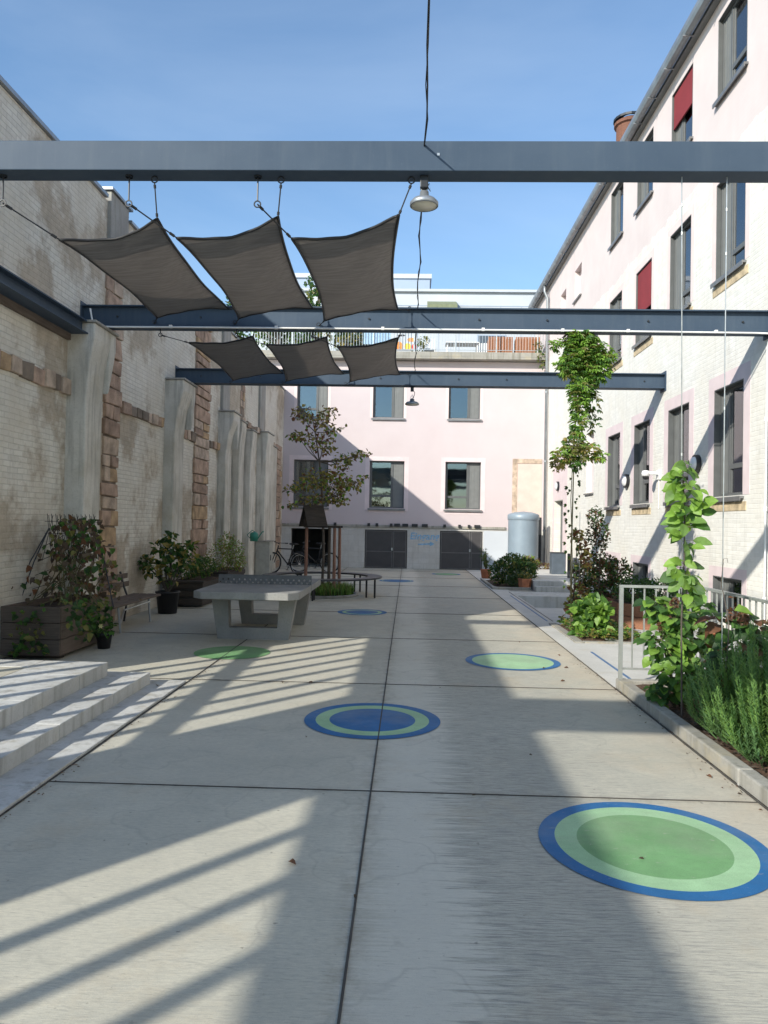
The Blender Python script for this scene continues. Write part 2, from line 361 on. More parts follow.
def sailmat():
    k = N('shade_sail_mesh'); w = k.n('ShaderNodeTexWave', wave_type='BANDS', bands_direction='Z'); w.inputs['Scale'].default_value = 3
    w.inputs['Distortion'].default_value = 3.5; w.inputs['Detail'].default_value = 3; w.inputs['Detail Scale'].default_value = .6; k.l(k.mapping((.25, 1, 3)), w.inputs[0])
    st = k.noise(4, 6, .7, k.mapping((.5, 6, 6)))
    c = k.mix(k.rng(st, .4, .62), (.22, .208, .20), (.36, .34, .325))
    k.out(c, .9, 0, k.bump(w.outputs[0], .25, .015), .2)
    t_ = k.n('ShaderNodeBsdfTranslucent'); t_.inputs[0].default_value = (.36, .33, .31, 1); ms = k.n('ShaderNodeMixShader'); ms.inputs[0].default_value = .45
    k.l(k.p.outputs[0], ms.inputs[1]); k.l(t_.outputs[0], ms.inputs[2]); k.l(ms.outputs[0], k.t.nodes['Material Output'].inputs[0]); return k.mat
M['sail'] = sailmat()
def wood(name, a, b, ax=(1, 14, 14)):
    k = N(name); g = k.noise(4, 6, .65, k.mapping(ax)); c = k.mix(k.rng(g, .3, .7), a, b)
    c = k.mix(k.rng(k.noise(1.5, 4), .45, .75, 0, .5), c, tuple(x*.6 for x in a)); return k.out(c, .85, 0, k.bump(g, .4, .006))
M['oldwood'] = wood('weathered_wood', (.065, .05, .04), (.125, .10, .08))
M['oldwood_y'] = wood('weathered_wood_side', (.10, .075, .06), (.18, .14, .11), (14, 1, 14))
M['darkwood'] = wood('dark_wood', (.03, .025, .02), (.07, .055, .045))
M['redwood'] = wood('reddish_stake_wood', (.20, .10, .07), (.32, .18, .13), (14, 14, 1))
M['corten'] = wood('red_brown_planter_wood', (.20, .085, .045), (.34, .16, .09))
M['orangewood'] = wood('orange_wood', (.36, .15, .075), (.46, .22, .12), (14, 14, 1))
M['terracotta'] = plain('terracotta', (.42, .16, .08), .8, 0, .2, 8)
M['soil'] = plain('soil', (.075, .048, .032), .95, 0, .5, 14, 1, .03)
M['mulch'] = plain('bark_mulch', (.17, .10, .065), .95, 0, .6, 30, 1, .04)
M['bark'] = plain('bark', (.12, .10, .085), .9, 0, .3, 20, .8, .01)
M['stem'] = plain('green_stem', (.12, .11, .05), .8)
M['black'] = plain('black_rubber', (.018, .018, .02), .6)
M['blackpot'] = plain('black_pot', (.02, .02, .022), .5)
M['brickred'] = painted_brick('red_brick', 'xz', (.20, .095, .065), (.15, .07, .05), (0, 0, 0), 0, None, .4)
M['gate'] = plain('grey_gate_sheet', (.062, .058, .06), .55, .2, .12, 3)
M['gateframe'] = plain('grey_gate_frame', (.13, .125, .125), .5, .2)
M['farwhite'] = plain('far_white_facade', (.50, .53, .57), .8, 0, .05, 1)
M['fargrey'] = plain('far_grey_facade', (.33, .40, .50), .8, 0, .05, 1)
M['olive'] = plain('olive_awning', (.20, .22, .13), .8)
M['tank'] = plain('tank_grey_blue', (.23, .29, .345), .45, .1, .08, 2)
M['box'] = plain('slate_box', (.075, .095, .12), .5)
M['textblue'] = plain('faded_blue_lettering', (.22, .42, .62), .8, 0, .3, 12)
M['teal'] = plain('teal_plastic', (.02, .20, .14), .4)
M['lens'] = plain('lamp_diffuser', (.70, .66, .55), .35, 0, .05)
L_ = {}
for n_, c_ in dict(green=(.065, .15, .03), bright=(.21, .36, .06), dark=(.035, .085, .027), olive=(.18, .18, .055), yellow=(.34, .27, .08),
                   rust=(.17, .08, .045), brown=(.085, .058, .042), dry=(.16, .12, .085), grey=(.085, .14, .065), rose=(.15, .28, .11), grass=(.18, .31, .08)).items():
    L_[n_] = leafmat('leaf_'+n_, c_)
XL, XR, YB = -4.7, 5.0, 27.5
# ================================================================== SETTING: ground
g = MB(); xs = [-60, 2.6, XR+.3, 60]; ys = [-60, 12.8, 20.2, 80]
for i in range(3):
    for j in range(3):
        if i == 1 and j == 1: continue
        a = len(g.v); g.add([(xs[i], ys[j], 0), (xs[i+1], ys[j], 0), (xs[i+1], ys[j+1], 0), (xs[i], ys[j+1], 0)], [(0,1,2,3)])
struct(g.build('ground', M['ground'], recalc=False))
g = MB()
for x in (-.20, -2.215, 2.15): g.box(x-.005, x+.005, -8, YB-.01, .001, .0066)
y = -7.6
while y < 27:
    if not (-2.3 < y < -1.0): g.box(-4.6, 2.14, y-.003, y+.003, .0015, .0060)
    y += 3.05
# offset so a joint falls at 4.58, 7.65, 10.7 ...
o = g.build('joints', M['joint']); o.location = (0, 0, 0); struct(o)
o.location.y = -0.01
pv = MB().box(2.165, 4.99, -8, 12.8, -.05, .006); pv.box(2.165, 2.6, 12.8, 19.3, -.05, .006); pv.box(2.165, 4.99, 20.2, YB-.02, -.05, .006); pv.box(2.165, 3.2, 19.3, 20.2, -.05, .006)
struct(pv.build('path', M['pave']))
rmp = MB().prism([(12.8, .002), (19.3, -.36), (20.2, -.36), (20.2, -.6), (12.8, -.6)], 'x', 2.6, 5.0)
rmp.box(2.585, 2.6, 12.8, 19.3, -.6, .004); struct(rmp.build('ramp', M['pave']))
st = MB()
st.box(2.6, 4.99, 17.7, 18.897, -.5, -.002); st.box(3.25, 4.99, 18.9, 19.197, -.5, .125); st.box(3.25, 4.99, 19.2, 19.6, -.5, .252)
struct(st.build('steps', M['step'], bevel=.008))
struct(MB().box(3.25, 4.99, 19.603, YB-.02, -.05, .25).build('terrace', M['pave']))
MB().box(2.6, 3.245, 18.9, 20.2, -.6, .003).build('retaining_wall', M['kerb'])
tag(bpy.data.objects['retaining_wall'], 'low concrete retaining wall below the dark round shrub at the ramp end', 'wall')
for (a, b) in ((8.1, 9.9), (13.0, 17.6)):
    s_ = MB().box(2.43, 2.462, a, b, .007, .010).build('painted_line', M['blueline'])
    tag(s_, 'blue line on pale paving %s' % ('between the railing post and the small planting bed' if a < 10 else 'beyond the planting bed, leading to the dark shrub'), 'painted line', 'blue lines on the right paving')
s_ = MB().box(2.53, 2.55, 13.0, 18.6, .007, .012).build('drain_slot', M['darkmetal']); tag(s_, 'narrow dark drainage slot beside the far blue line', 'drain')
# painted circles
def circle(c, rings, label):
    t = thing('painted_circle', label, 'painted circle', (c[0], c[1], 0), 'painted circles on the concrete')
    for i, (r1, r0_, mt, nm) in enumerate(rings):
        b = MB(); n = 72; z = .005
        ir = [(c[0]+r0_*math.cos(2*math.pi*k/n), c[1]+r0_*math.sin(2*math.pi*k/n), z) for k in range(n)]
        rr = [(c[0]+r1*math.cos(2*math.pi*k/n), c[1]+r1*math.sin(2*math.pi*k/n), z) for k in range(n)]
        if r0_ > 0: b.add(ir+rr, [(k, (k+1) % n, n+(k+1) % n, n+k) for k in range(n)])
        else: b.add(rr, [tuple(range(n))])
        b.build(nm, M[mt], t, recalc=False)
BMG = [(.60, .51, 'blue', 'outer_ring'), (.51, .385, 'mint', 'middle_ring'), (.385, 0, 'green', 'inner_disc')]
circle((1.305, 3.94), [(.585, .50, 'blue', 'outer_ring'), (.50, .385, 'mint', 'middle_ring'), (.385, 0, 'green', 'inner_disc')], 'largest painted circle in front, green centre with pale green and blue rings')
circle((-.27, 6.25), [(.57, .475, 'blue', 'outer_ring'), (.475, .36, 'mint', 'middle_ring'), (.36, 0, 'blue', 'inner_disc')], 'blue painted circle with pale green ring crossed by the long joint')
circle((1.30, 9.1), [(.57, .49, 'blue', 'outer_ring'), (.49, 0, 'mint', 'inner_disc')], 'pale green painted circle with blue rim near the small planting bed')
circle((-2.17, 9.25), [(.47, .0, 'green', 'disc')], 'plain green painted circle in front of the table tennis table')
circle((-.82, 13.75), [(.46, .37, 'blue', 'outer_ring'), (.37, .3, 'mint', 'middle_ring'), (.3, 0, 'blue', 'inner_disc')], 'small blue painted circle right of the table tennis table')
circle((-.3, 21.5), [(.5, .43, 'blue', 'outer_ring'), (.43, .4, 'mint', 'middle_ring'), (.4, 0, 'blue', 'inner_disc')], 'dark blue painted circle far back beside the round tree bench')
circle((1.3, 24.8), [(.48, .4, 'blue', 'outer_ring'), (.4, 0, 'green', 'inner_disc')], 'farthest painted circle with green centre before the double gate')

# front left steps: three slabs of different height
def slab_run(x1, x0, y1, z0, z1, cuts, nm):
    b = MB(); ys_ = [-6]+cuts+[y1]
    for a, c in zip(ys_[:-1], ys_[1:]): b.box(x0, x1, a+.003, c-.003, z0, z1)
    return struct(b.build(nm, M['step'], bevel=.006))
slab_run(-2.225, -2.6, 7.50, -.05, .022, [-3, .3, 2.4, 4.45, 5.9], 'lower_step')
slab_run(-2.53, -3.0, 7.32, -.05, .132, [-2, 1.7, 3.9, 5.4, 6.4], 'middle_step')
slab_run(-2.88, -3.5, 7.12, -.05, .262, [-1, 2.2, 4.3, 5.55, 6.5], 'upper_step')
b = MB().box(-4.72, -3.503, 6.80, 7.12, -.05, .262); struct(b.build('platform_edge', M['step'], bevel=.006))
struct(MB().box(-4.72, -3.515, -6, 6.79, -.05, .258).build('platform', M['tile']))

# ================================================================== LEFT WALL
lw = thing('brick_wall', 'tall old whitewashed brick wall with buttresses and sandstone quoins along the left side', 'wall', (XL, 7, 0))
MB().box(XL-.5, XL, 6.75, YB+.2, -.05, 6.54).build('masonry', M['leftwall'], lw)
MB().box(XL-.56, XL+.05, 6.72, 11.1, 6.545, 6.60).build('coping', M['zinc'], lw)
MB().box(XL-.56, XL+.09, 11.15, 12.0, 6.70, 6.74).build('coping', M['zinc'], lw)
MB().box(XL-.56, XL+.05, 12.05, YB+.2, 6.545, 6.59).build('coping', M['zinc'], lw)
MB().box(XL-.4, XL+.06, 11.19, 11.9, 5.95, 6.69).build('capping_pier', M['plastergrey'], lw, bevel=.01)
def stones(y0, y1, z0, z1, prot=.05, parent=lw):
    b = MB(); b.box(XL-.1, XL+.012, y0+.02, y1-.03, z0, z1, 4); z = z0; k = 0
    while z < z1-.08:
        h = random.uniform(.17, .36); h = min(h, z1-z)
        w = (y1-y0); l = 0 if k % 2 else random.uniform(.0, .08); rr = random.uniform(-.04, .05)
        if random.random() < .5:
            s_ = y0+w*random.uniform(.35, .65)
            b.box(XL-.1, XL+prot+random.uniform(-.02, .015), y0-l, s_-.012, z+.012, z+h-.012, random.randrange(3), .012)
            b.box(XL-.1, XL+prot+random.uniform(-.02, .015), s_+.012, y1+rr, z+.012, z+h-.012, random.randrange(4), .012)
        else: b.box(XL-.1, XL+prot+random.uniform(-.015, .015), y0-l, y1+rr, z+.012, z+h-.012, random.choice((0,0,1,1,2,2,3)), .014)
        z += h; k += 1
    return b.build('quoin_stones', STONES+[M['mortar']], parent, bevel=.012)
stones(11.19, 11.77, 0, 5.93); stones(16.0, 17.1, 0, 6.5); stones(26.1, 27.0, 0, 4.4); stones(20.35, 20.85, 4.5, 6.5, .02)
def course(y0, y1, z0, z1, prot=.06, miss=.0):
    b = MB(); y = y0; b.box(XL-.05, XL+prot*.3, y0, y1, z0+.01, z1-.03, 4)
    while y < y1-.05:
        w = min(random.uniform(.16, .34), y1-y)
        if random.random() >= miss:
            t_ = random.uniform(.6, 1.1)
            b.box(XL-.05, XL+prot*t_, y+.006, y+w-.006, z0+random.uniform(-.02, .02), z1+random.uniform(-.035, .01), random.choice((0,1,2,2,3,4)), .010)
        y += w
    return b.build('stone_course', STONES+[M['mortar']], lw, bevel=.01)
course(6.8, 10.15, 3.34, 3.56); course(11.85, 13.9, 3.38, 3.56, .07, .08); course(14.7, 16.0, 3.36, 3.56, .07, .15); course(17.15, 18.0, 3.36, 3.54, .08, .2)
course(20.3, 22.9, 4.36, 4.52, .12, .3); course(24.0, 26.1, 4.2, 4.36, .12, .2)
def buttress(y0, y1, ztop, xf=-4.46, flare=.16, mat='plaster', side=0.0):
    """tapered pier: its head flares out to carry the beam"""
    b = MB(); poly = [(XL-.1, 0), (xf+.03, 0), (xf, .5), (xf, ztop-1.05), (xf+flare*.35, ztop-.55), (xf+flare, ztop-.2), (xf+flare, ztop), (XL-.1, ztop)]
    b.prism(poly, 'y', y0, y1)
    if side: # a far-side widening of the head
        b.prism([(y1-.01, ztop-.9), (y1+side, ztop-.25), (y1+side, ztop), (y1-.01, ztop)], 'x', XL-.05, xf+flare-.004)
    b.build('buttress', M[mat], lw, bevel=.02)
    MB().box(XL, xf+flare+.03, y0-.03, y1+side+.03, ztop, ztop+.035).build('buttress_cap', M['plastergrey'], lw, bevel=.008)
buttress(9.98, 10.52, 4.33, -4.43, .10, 'plaster', .22)
buttress(14.05, 14.66, 4.34, -4.5, .16, 'plaster', .2)
buttress(18.05, 18.55, 4.33, -4.5, .18, 'plaster', .25)
buttress(19.5, 20.05, 4.3, -4.5, .06); buttress(20.9, 21.5, 4.22, -4.5, .06); buttress(22.7, 23.7, 4.4, -4.42, .06); buttress(24.5, 25.7, 4.2, -4.6, .0)
for (y0, y1) in ((18.2, 18.9), (22.8, 23.6)): MB().box(XL, XL+.07, y0, y1, 4.4, 6.5).build('pilaster', M['plastergrey'], lw, bevel=.01)
MB().box(XL-.002, XL+.05, 7.0, 9.96, 4.08, 4.17).build('soffit_beam', M['oldwood_y'], lw)
# lower wall with tall barred openings towards the camera's left and behind it (its light falls on the slabs)
ew = thing('wall', 'lower wall with tall barred openings beside the stone steps, left of the view', 'wall', (XL, 0, 0))
w = MB(); T0, T1 = XL-.12, XL
OPN = [(-10.5, -6.6), (-5.6, -.38), (2.1, 6.38)]
ed = [-12]+[v for q in OPN for v in q]+[6.74]
for i in range(0, len(ed), 2): w.box(T0, T1, ed[i], ed[i+1], 0, 4.55)
for a, c in OPN: w.box(T0, T1, a, c, 3.37, 4.55)
w.build('masonry', M['leftwall'], ew)
for a, c in OPN:
    n = max(2, round((c-a)/.56))
    for i in range(1, n): MB().box(T0+.02, T0+.08, a+(c-a)*i/n-.045, a+(c-a)*i/n+.045, 0.26, 3.37).build('window_bar', M['frame'], ew)
    MB().box(T0+.015, T0+.085, a, c, 2.18, 2.34).build('transom', M['frame'], ew)

# ================================================================== facades
class Fac:
    """coordinates along a facade: u along, d outwards, v up"""
    def __init__(s, kind): s.k = kind
    def pt(s, u, d, v):
        return (XR-d, u, v) if s.k == 'right' else (u, YB-d, v)
    def box(s, mb, u0, u1, d0, d1, v0, v1, mi=0):
        a = s.pt(u0, d0, v0); b = s.pt(u1, d1, v1); return mb.box(a[0], b[0], a[1], b[1], a[2], b[2], mi)
def wall_holes(F, u0, u1, v0, v1, holes, th, name, mat, parent):
    us = sorted(set([u0, u1]+[h for q in holes for h in q[:2]])); vs = sorted(set([v0, v1]+[h for q in holes for h in q[2:4]]))
    us = [u for u in us if u0 <= u <= u1]; vs = [v for v in vs if v0 <= v <= v1]
    b = MB(); inh = lambda u, v: any(q[0] < u < q[1] and q[2] < v < q[3] for q in holes)
    solid = [[not inh((us[i]+us[i+1])/2, (vs[j]+vs[j+1])/2) for j in range(len(vs)-1)] for i in range(len(us)-1)]
    S = lambda i, j: 0 <= i < len(us)-1 and 0 <= j < len(vs)-1 and solid[i][j]
    for i in range(len(us)-1):
        for j in range(len(vs)-1):
            if not solid[i][j]: continue
            a, c, e, f_ = us[i], us[i+1], vs[j], vs[j+1]
            for d in (0, -th): b.add([F.pt(a, d, e), F.pt(c, d, e), F.pt(c, d, f_), F.pt(a, d, f_)], [(0,1,2,3)])
            for (di, dj, p, q) in ((-1, 0, (a, e), (a, f_)), (1, 0, (c, e), (c, f_)), (0, -1, (a, e), (c, e)), (0, 1, (a, f_), (c, f_))):
                if not S(i+di, j+dj): b.add([F.pt(p[0], 0, p[1]), F.pt(q[0], 0, q[1]), F.pt(q[0], -th, q[1]), F.pt(p[0], -th, p[1])], [(0,1,2,3)])
    bm_v = {}; nv = []; rem = []
    for v in b.v:
        key = tuple(round(c, 4) for c in v)
        if key not in bm_v: bm_v[key] = len(nv); nv.append(v)
        rem.append(bm_v[key])
    b.v = nv; b.f = [tuple(rem[i] for i in f_) for f_ in b.f]
    return b.build(name, mat, parent)
def window(F, u0, u1, v0, v1, parent, dep=.20, panel='far', pf=.36, tr=.27, blind=None, curtain=0, surround=None, sill=True, stone=False, room=True, lining=False):
    """frame > pane, vent panel, sill ... sits dep behind the wall face"""
    f = MB(); t = .055; d0, d1 = -dep-.06, -dep
    F.box(f, u0, u1, d0, d1, v0, v0+t); F.box(f, u0, u1, d0, d1, v1-t, v1); F.box(f, u0, u0+t, d0, d1, v0+t, v1-t); F.box(f, u1-t, u1, d0, d1, v0+t, v1-t)
    W_ = u1-u0; um = None
    if pf:
        um = u1-W_*pf if panel == 'far' else u0+W_*pf
        F.box(f, um-.03, um+.03, d0, d1+.004, v0+t, v1-t)
        ga, gb = (u0+t, um-.03) if panel == 'far' else (um+.03, u1-t)
    else: ga, gb = u0+t, u1-t
    if tr: vt = v0+(v1-v0)*tr; F.box(f, ga, gb, d0, d1+.002, vt-.04, vt+.04)
    # inner sash
    for (a, c) in ((ga, ga+.035), (gb-.035, gb)): F.box(f, a, c, d0+.005, d1-.012, v0+t, v1-t)
    if lining:
        F.box(f, u1-.018, u1-.001, -dep, .004, v0, v1-.001); F.box(f, u0+.001, u0+.018, -dep, .004, v0, v1-.001); F.box(f, u0+.018, u1-.018, -dep, .004, v1-.018, v1-.001)
    fr = f.build('window', M['frame'], parent, bevel=.004)
    if pf:
        p = MB(); a, c = (um+.03, u1-t) if panel == 'far' else (u0+t, um-.03)
        F.box(p, a, c, d0+.01, d1-.015, v0+t, v1-t)
        for i in range(3): aa = a+(c-a)*(i+.5)/3; F.box(p, aa-.012, aa+.012, d1-.015, d1-.008, v0+t+.03, v1-t-.03)
        p.build('vent_panel', M['panel'], fr)
    gl = MB(); F.box(gl, ga, gb, d0+.025, d0+.031, v0+t, v1-t); gl.build('pane', M['glass'], fr)
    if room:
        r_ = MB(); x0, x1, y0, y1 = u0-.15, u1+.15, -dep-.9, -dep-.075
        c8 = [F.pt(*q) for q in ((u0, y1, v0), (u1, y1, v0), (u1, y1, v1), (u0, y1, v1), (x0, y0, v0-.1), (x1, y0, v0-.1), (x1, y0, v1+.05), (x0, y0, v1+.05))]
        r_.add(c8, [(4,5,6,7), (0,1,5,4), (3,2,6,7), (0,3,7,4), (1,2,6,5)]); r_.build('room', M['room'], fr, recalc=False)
    if curtain:
        cu = MB(); n = 22; a, c = gb-(gb-ga)*curtain if panel == 'near' else ga, gb if panel == 'near' else ga+(gb-ga)*curtain
        vs_ = []
        for i in range(n+1):
            uu = a+(c-a)*i/n; dd = -dep-.17+.022*math.sin(i*1.9)
            vs_ += [F.pt(uu, dd, v0+t), F.pt(uu, dd, v1-t)]
        cu.add(vs_, [(2*i, 2*i+2, 2*i+3, 2*i+1) for i in range(n)]); cu.build('curtain', M['curtain'], fr, smooth=True, recalc=False)
    if blind:
        mt, fr_, out_ = blind; bl = MB(); dd = -dep+.03 if out_ else -dep-.12
        F.box(bl, u0+t*.6, (u1-t*.6 if out_ else gb), dd, dd+.012, v1-t-(v1-v0)*fr_, v1-t*.5)
        F.box(bl, u0+t*.6, (u1-t*.6 if out_ else gb), dd-.008, dd+.02, v1-t-(v1-v0)*fr_-.025, v1-t-(v1-v0)*fr_); bl.build('roller_blind', M[mt], fr)
    if sill:
        s_ = MB(); F.box(s_, u0-.05, u1+.05, -dep+.0, .07, v0-.055, v0-.02); F.box(s_, u0-.05, u1+.05, .055, .07, v0-.09, v0-.055); s_.build('sill', M['sill'], fr)
    if stone:
        s_ = MB(); F.box(s_, u0-.12, u1+.1, -.02, .012, v0-.24, v0-.10); s_.build('stone_sill', M['sandst'], fr, bevel=.01)
    if surround:
        mt, w_, bot = surround; s_ = MB(); e = .004
        F.box(s_, u0-w_, u0-.002, -.02, e, v0-(.1 if bot else 0), v1+w_); F.box(s_, u1+.002, u1+w_, -.02, e, v0-(.1 if bot else 0), v1+w_); F.box(s_, u0-.002, u1+.002, -.02, e, v1+.002, v1+w_)
        if bot: F.box(s_, u0-.002, u1+.002, -.02, e-.002, v0-.1-w_*.5, v0-.1)
        s_.build('painted_surround', M[mt], fr)
    return fr

# ---------------- right building
FR = Fac('right')
rb = thing('apartment_building', 'long pink and white building with dark gutter and rows of windows on the right', 'building', (XR, 11, 0))
cols = [11.27+2.16*k for k in range(-8, 4)]
holes = []; wins = []
for k, u in enumerate(cols):
    kk = k-8
    wins.append(('A', kk, u, u+1.07, 2.18, 3.93)); wins.append(('B', kk, u, u+1.07, 5.72, 7.32)); wins.append(('C', kk, u, u+1.07, 8.72, 10.08)); wins.append(('D', kk, u, u+1.05, .30, .90))
wins += [('C5', 4, 22.0, 22.9, 8.5, 9.5), ('C6', 5, 24.15, 25.0, 8.5, 9.4), ('B', 4, 19.95, 21.02, 5.72, 7.32), ('N', 4, 20.27, 21.1, 2.55, 4.28)]
holes = [(w_[2], w_[3], w_[4], w_[5]) for w_ in wins]+[(24.2, 25.6, .25, 2.52)]
wall_holes(FR, -8, 29.9, -.7, 10.4, holes, .35, 'wall', M['rightwall'], rb)
bx = MB(); bx.box(XR+.36, XR+9, -8, 29.9, 10.38, 10.42); bx.box(XR+8.9, XR+9, -8, 29.9, 0, 10.38); bx.box(XR+.36, XR+8.9, -8, -7.9, 0, 10.38); bx.box(XR+.36, XR+8.9, 29.8, 29.9, 0, 10.38)
bx.build('shell', M['stucco'], rb)
rf = MB().prism([(XR-.12, 10.43), (XR+9.2, 10.43), (XR+4.6, 13.0)], 'y', -8.2, 30); rf.build('roof', M['zinc'], rb)
gt = MB(); prof = [(XR-.30, 10.52), (XR-.30, 10.44), (XR-.27, 10.38), (XR-.21, 10.355), (XR-.15, 10.38), (XR-.12, 10.44), (XR-.12, 10.52), (XR-.135, 10.52), (XR-.14, 10.44), (XR-.21, 10.375), (XR-.28, 10.44), (XR-.285, 10.52)]
gt.prism(prof, 'y', -8.2, 30)
for i in range(40): y_ = -8+i*.96; gt.box(XR-.305, XR-.115, y_, y_+.02, 10.352, 10.37)
gt.build('gutter', M['zinc'], rb); MB().box(XR-.115, XR-.001, -8.1, 29.9, 10.36, 10.43).build('eaves_board', M['panel'], rb)
dp = MB().tube([(XR-.20, 26.9, 10.38), (XR-.20, 26.9, 10.15), (XR-.09, 26.9, 9.9), (XR-.09, 26.9, .05)], .05, 10)
for z in (1.5, 4, 6.5, 9): dp.lathe([(.062, -.03), (.062, .03)], (XR-.09, 26.9, z), 12)
dp.build('downpipe', M['zinc'], rb, smooth=True)
for (row, k, u0, u1, v0, v1) in wins:
    if row == 'A': window(FR, u0, u1, v0, v1, rb, .10, 'far', .33, .27, lining=True, curtain=(.8 if k in (0, 1) else .5 if k in (2, 3) else 0), surround=('pinktrim', .22, False), stone=True)
    elif row == 'B':
        window(FR, u0, u1, v0, v1, rb, .07, 'far', .40, .2, lining=True, blind=('red', .55, True) if k == 2 else None, curtain=.8 if k == 0 else .4 if k == 1 else 0, surround=('palepink', .15, False), stone=True)
    elif row == 'C': window(FR, u0, u1, v0, v1, rb, .07, 'far', .34, .0 if k else .25, lining=True, blind=('red', .45, True) if k == 1 else None, curtain=.5 if k in (0, 1) else 0)
    elif row == 'D': window(FR, u0, u1, v0, v1, rb, .09, 'far', .40, 0, lining=True, surround=('pinktrim', .16, False), sill=False)
    elif row in ('C5', 'C6', 'N'):
        p = MB(); FR.box(p, u0, u1, -.30, -.16, v0, v1); p.build('blind_niche', M['pinktrim'], rb)
        s_ = MB(); FR.box(s_, u0-.05, u1+.05, -.155, .06, v0+.002, v0+.04); s_.build('sill', M['sill'], rb)
dr = MB(); FR.box(dr, 24.2, 25.6, -.3, -.22, .25, 2.52); d_ = dr.build('door', M['frame'], rb)
h_ = MB().tube([FR.pt(24.4, -.2, 1.0), FR.pt(24.4, -.14, 1.0), FR.pt(24.52, -.14, 1.0)], .012); h_.build('handle', M['galv'], d_)
s_ = MB(); FR.box(s_, 23.55, 24.18, -.02, .004, .26, 4.0); FR.box(s_, 25.62, 25.85, -.02, .004, .26, 4.0); FR.box(s_, 24.18, 25.62, -.02, .0045, 2.54, 4.0); s_.build('painted_surround', M['pinktrim'], d_)
# chimney stack rising behind the eaves
ch = MB().lathe([(.36, 0), (.36, 1.6), (.42, 1.62), (.42, 1.7), (.3, 1.78)], (XR+.95, 20.6, 11.15), 18); ch.build('chimney', M['brickred'], rb)
MB().lathe([(.44, 0), (.44, .06), (.2, .10)], (XR+.95, 20.6, 12.91), 18).build('chimney_cap', M['darkmetal'], rb)

# ---------------- back building
FB = Fac('back')
bb = thing('apartment_building', 'pink rendered building with roof terrace closing the far end of the yard', 'building', (0, YB, 0))
W1 = [(-4.3, -3.0), (-1.46, -.17), (1.35, 2.66)]
hb = [(a, c, 2.23, 3.98) for a, c in W1]+[(a+.08, c-.06, 5.58, 7.15) for a, c in W1]
HG = [(-4.35, -2.95, .0, 1.42), (-1.59, -.02, .0, 1.42), (1.19, 2.76, .0, 1.42)]
wall_holes(FB, -6, 4.998, 1.60, 7.7, hb, .35, 'wall', M['stucco'], bb)
wall_holes(FB, -6, 4.998, -.1, 1.50, HG, .25, 'plinth_wall', M['oldwhite'], bb)
lg = MB(); FB.box(lg, -4.69, 3.6, -.3, .05, 1.50, 1.60); lg.build('ledge', M['kerb'], bb, bevel=.01)
lg = MB(); FB.box(lg, 3.6, 4.99, -.3, .0, 1.50, 1.60); lg.build('ledge', M['stucco'], bb)
cl = MB(); FB.box(cl, 2.79, 3.78, -.01, .006, .02, 1.45); cl.build('white_patch', M['farwhite'], bb)
for i, (a, c) in enumerate(W1):
    window(FB, a, c, 2.23, 3.98, bb, .16, 'far', .34, .26, blind=('blindpale', .68 if i < 2 else .0, False) if i < 2 else None, surround=('pinktrim', .16, True))
    window(FB, a+.08, c-.06, 5.58, 7.15, bb, .16, 'far', .34, 0 if i else .2, blind=('blindpale', .9, False) if i == 0 else None, surround=('palepink', .10, False))
for i, (a, c, v0, v1) in enumerate(HG):
    if i == 0:
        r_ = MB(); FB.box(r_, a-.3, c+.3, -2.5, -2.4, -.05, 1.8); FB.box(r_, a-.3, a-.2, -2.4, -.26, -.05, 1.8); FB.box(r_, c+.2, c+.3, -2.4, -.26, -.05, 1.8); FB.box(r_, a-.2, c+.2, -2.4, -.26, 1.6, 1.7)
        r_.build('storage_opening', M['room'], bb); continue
    gt_ = thing('double_gate', 'dark grey sheet metal double gate %s' % ('left of the blue lettering' if i == 1 else 'right of the blue lettering, near the grey tank'), 'gate', ((a+c)/2, YB, 0), 'dark sheet metal gates in the far wall')
    s1 = a+(c-a)*(.66 if i == 1 else .72)
    for (x0, x1) in ((a+.03, s1-.01), (s1+.01, c-.03)):
        p = MB(); FB.box(p, x0, x1, -.06, -.03, .02, 1.39); lf = p.build('gate_leaf', M['gate'], gt_)
        fr = MB(); FB.box(fr, x0, x0+.035, -.03, -.015, .02, 1.39); FB.box(fr, x1-.035, x1, -.03, -.015, .02, 1.39); FB.box(fr, x0+.035, x1-.035, -.03, -.015, .60, .635)
        FB.box(fr, x0+.035, x1-.035, -.03, -.015, .02, .05); FB.box(fr, x0+.035, x1-.035, -.03, -.015, 1.36, 1.39); fr.build('gate_frame', M['gateframe'], lf)
    hd = MB(); FB.box(hd, s1-.05, s1-.0, -.015, .02, .66, .76); hd.build('lock', M['galv'], gt_)
    r_ = MB(); FB.box(r_, a, c, -.24, -.2, 0, 1.42); r_.build('back_panel', M['room'], gt_)
# ledge lamps / brackets
for x in (-2.7, -1.45, -1.15, -.62, -.4, -.1, .25, .62, 1.35, 1.9, 2.25, 2.55):
    q = MB(); w_ = random.choice((.05, .05, .11)); FB.box(q, x-w_, x+w_, .052, .12, 1.55, 1.66); q.build('bracket', M['darkmetal'], bb, bevel=.01)
# blocked doorway with sandstone frame
nf = MB(); FB.box(nf, 3.82, 4.0, -.02, .02, 1.62, 3.96); FB.box(nf, 3.82, 4.9, -.02, .024, 3.96, 4.13); nf.build('stone_frame', M['stone2'], bb, bevel=.01)
nf = MB(); FB.box(nf, 4.0, 4.9, -.02, .008, 1.62, 3.95); nf.build('blocked_doorway', plain('salmon_render', (.64, .50, .44), .9, 0, .08, 3), bb)
nf = MB(); FB.box(nf, 4.62, 4.9, .0, .03, .02, 1.98); nf.build('narrow_door', M['darkmetal'], bb)
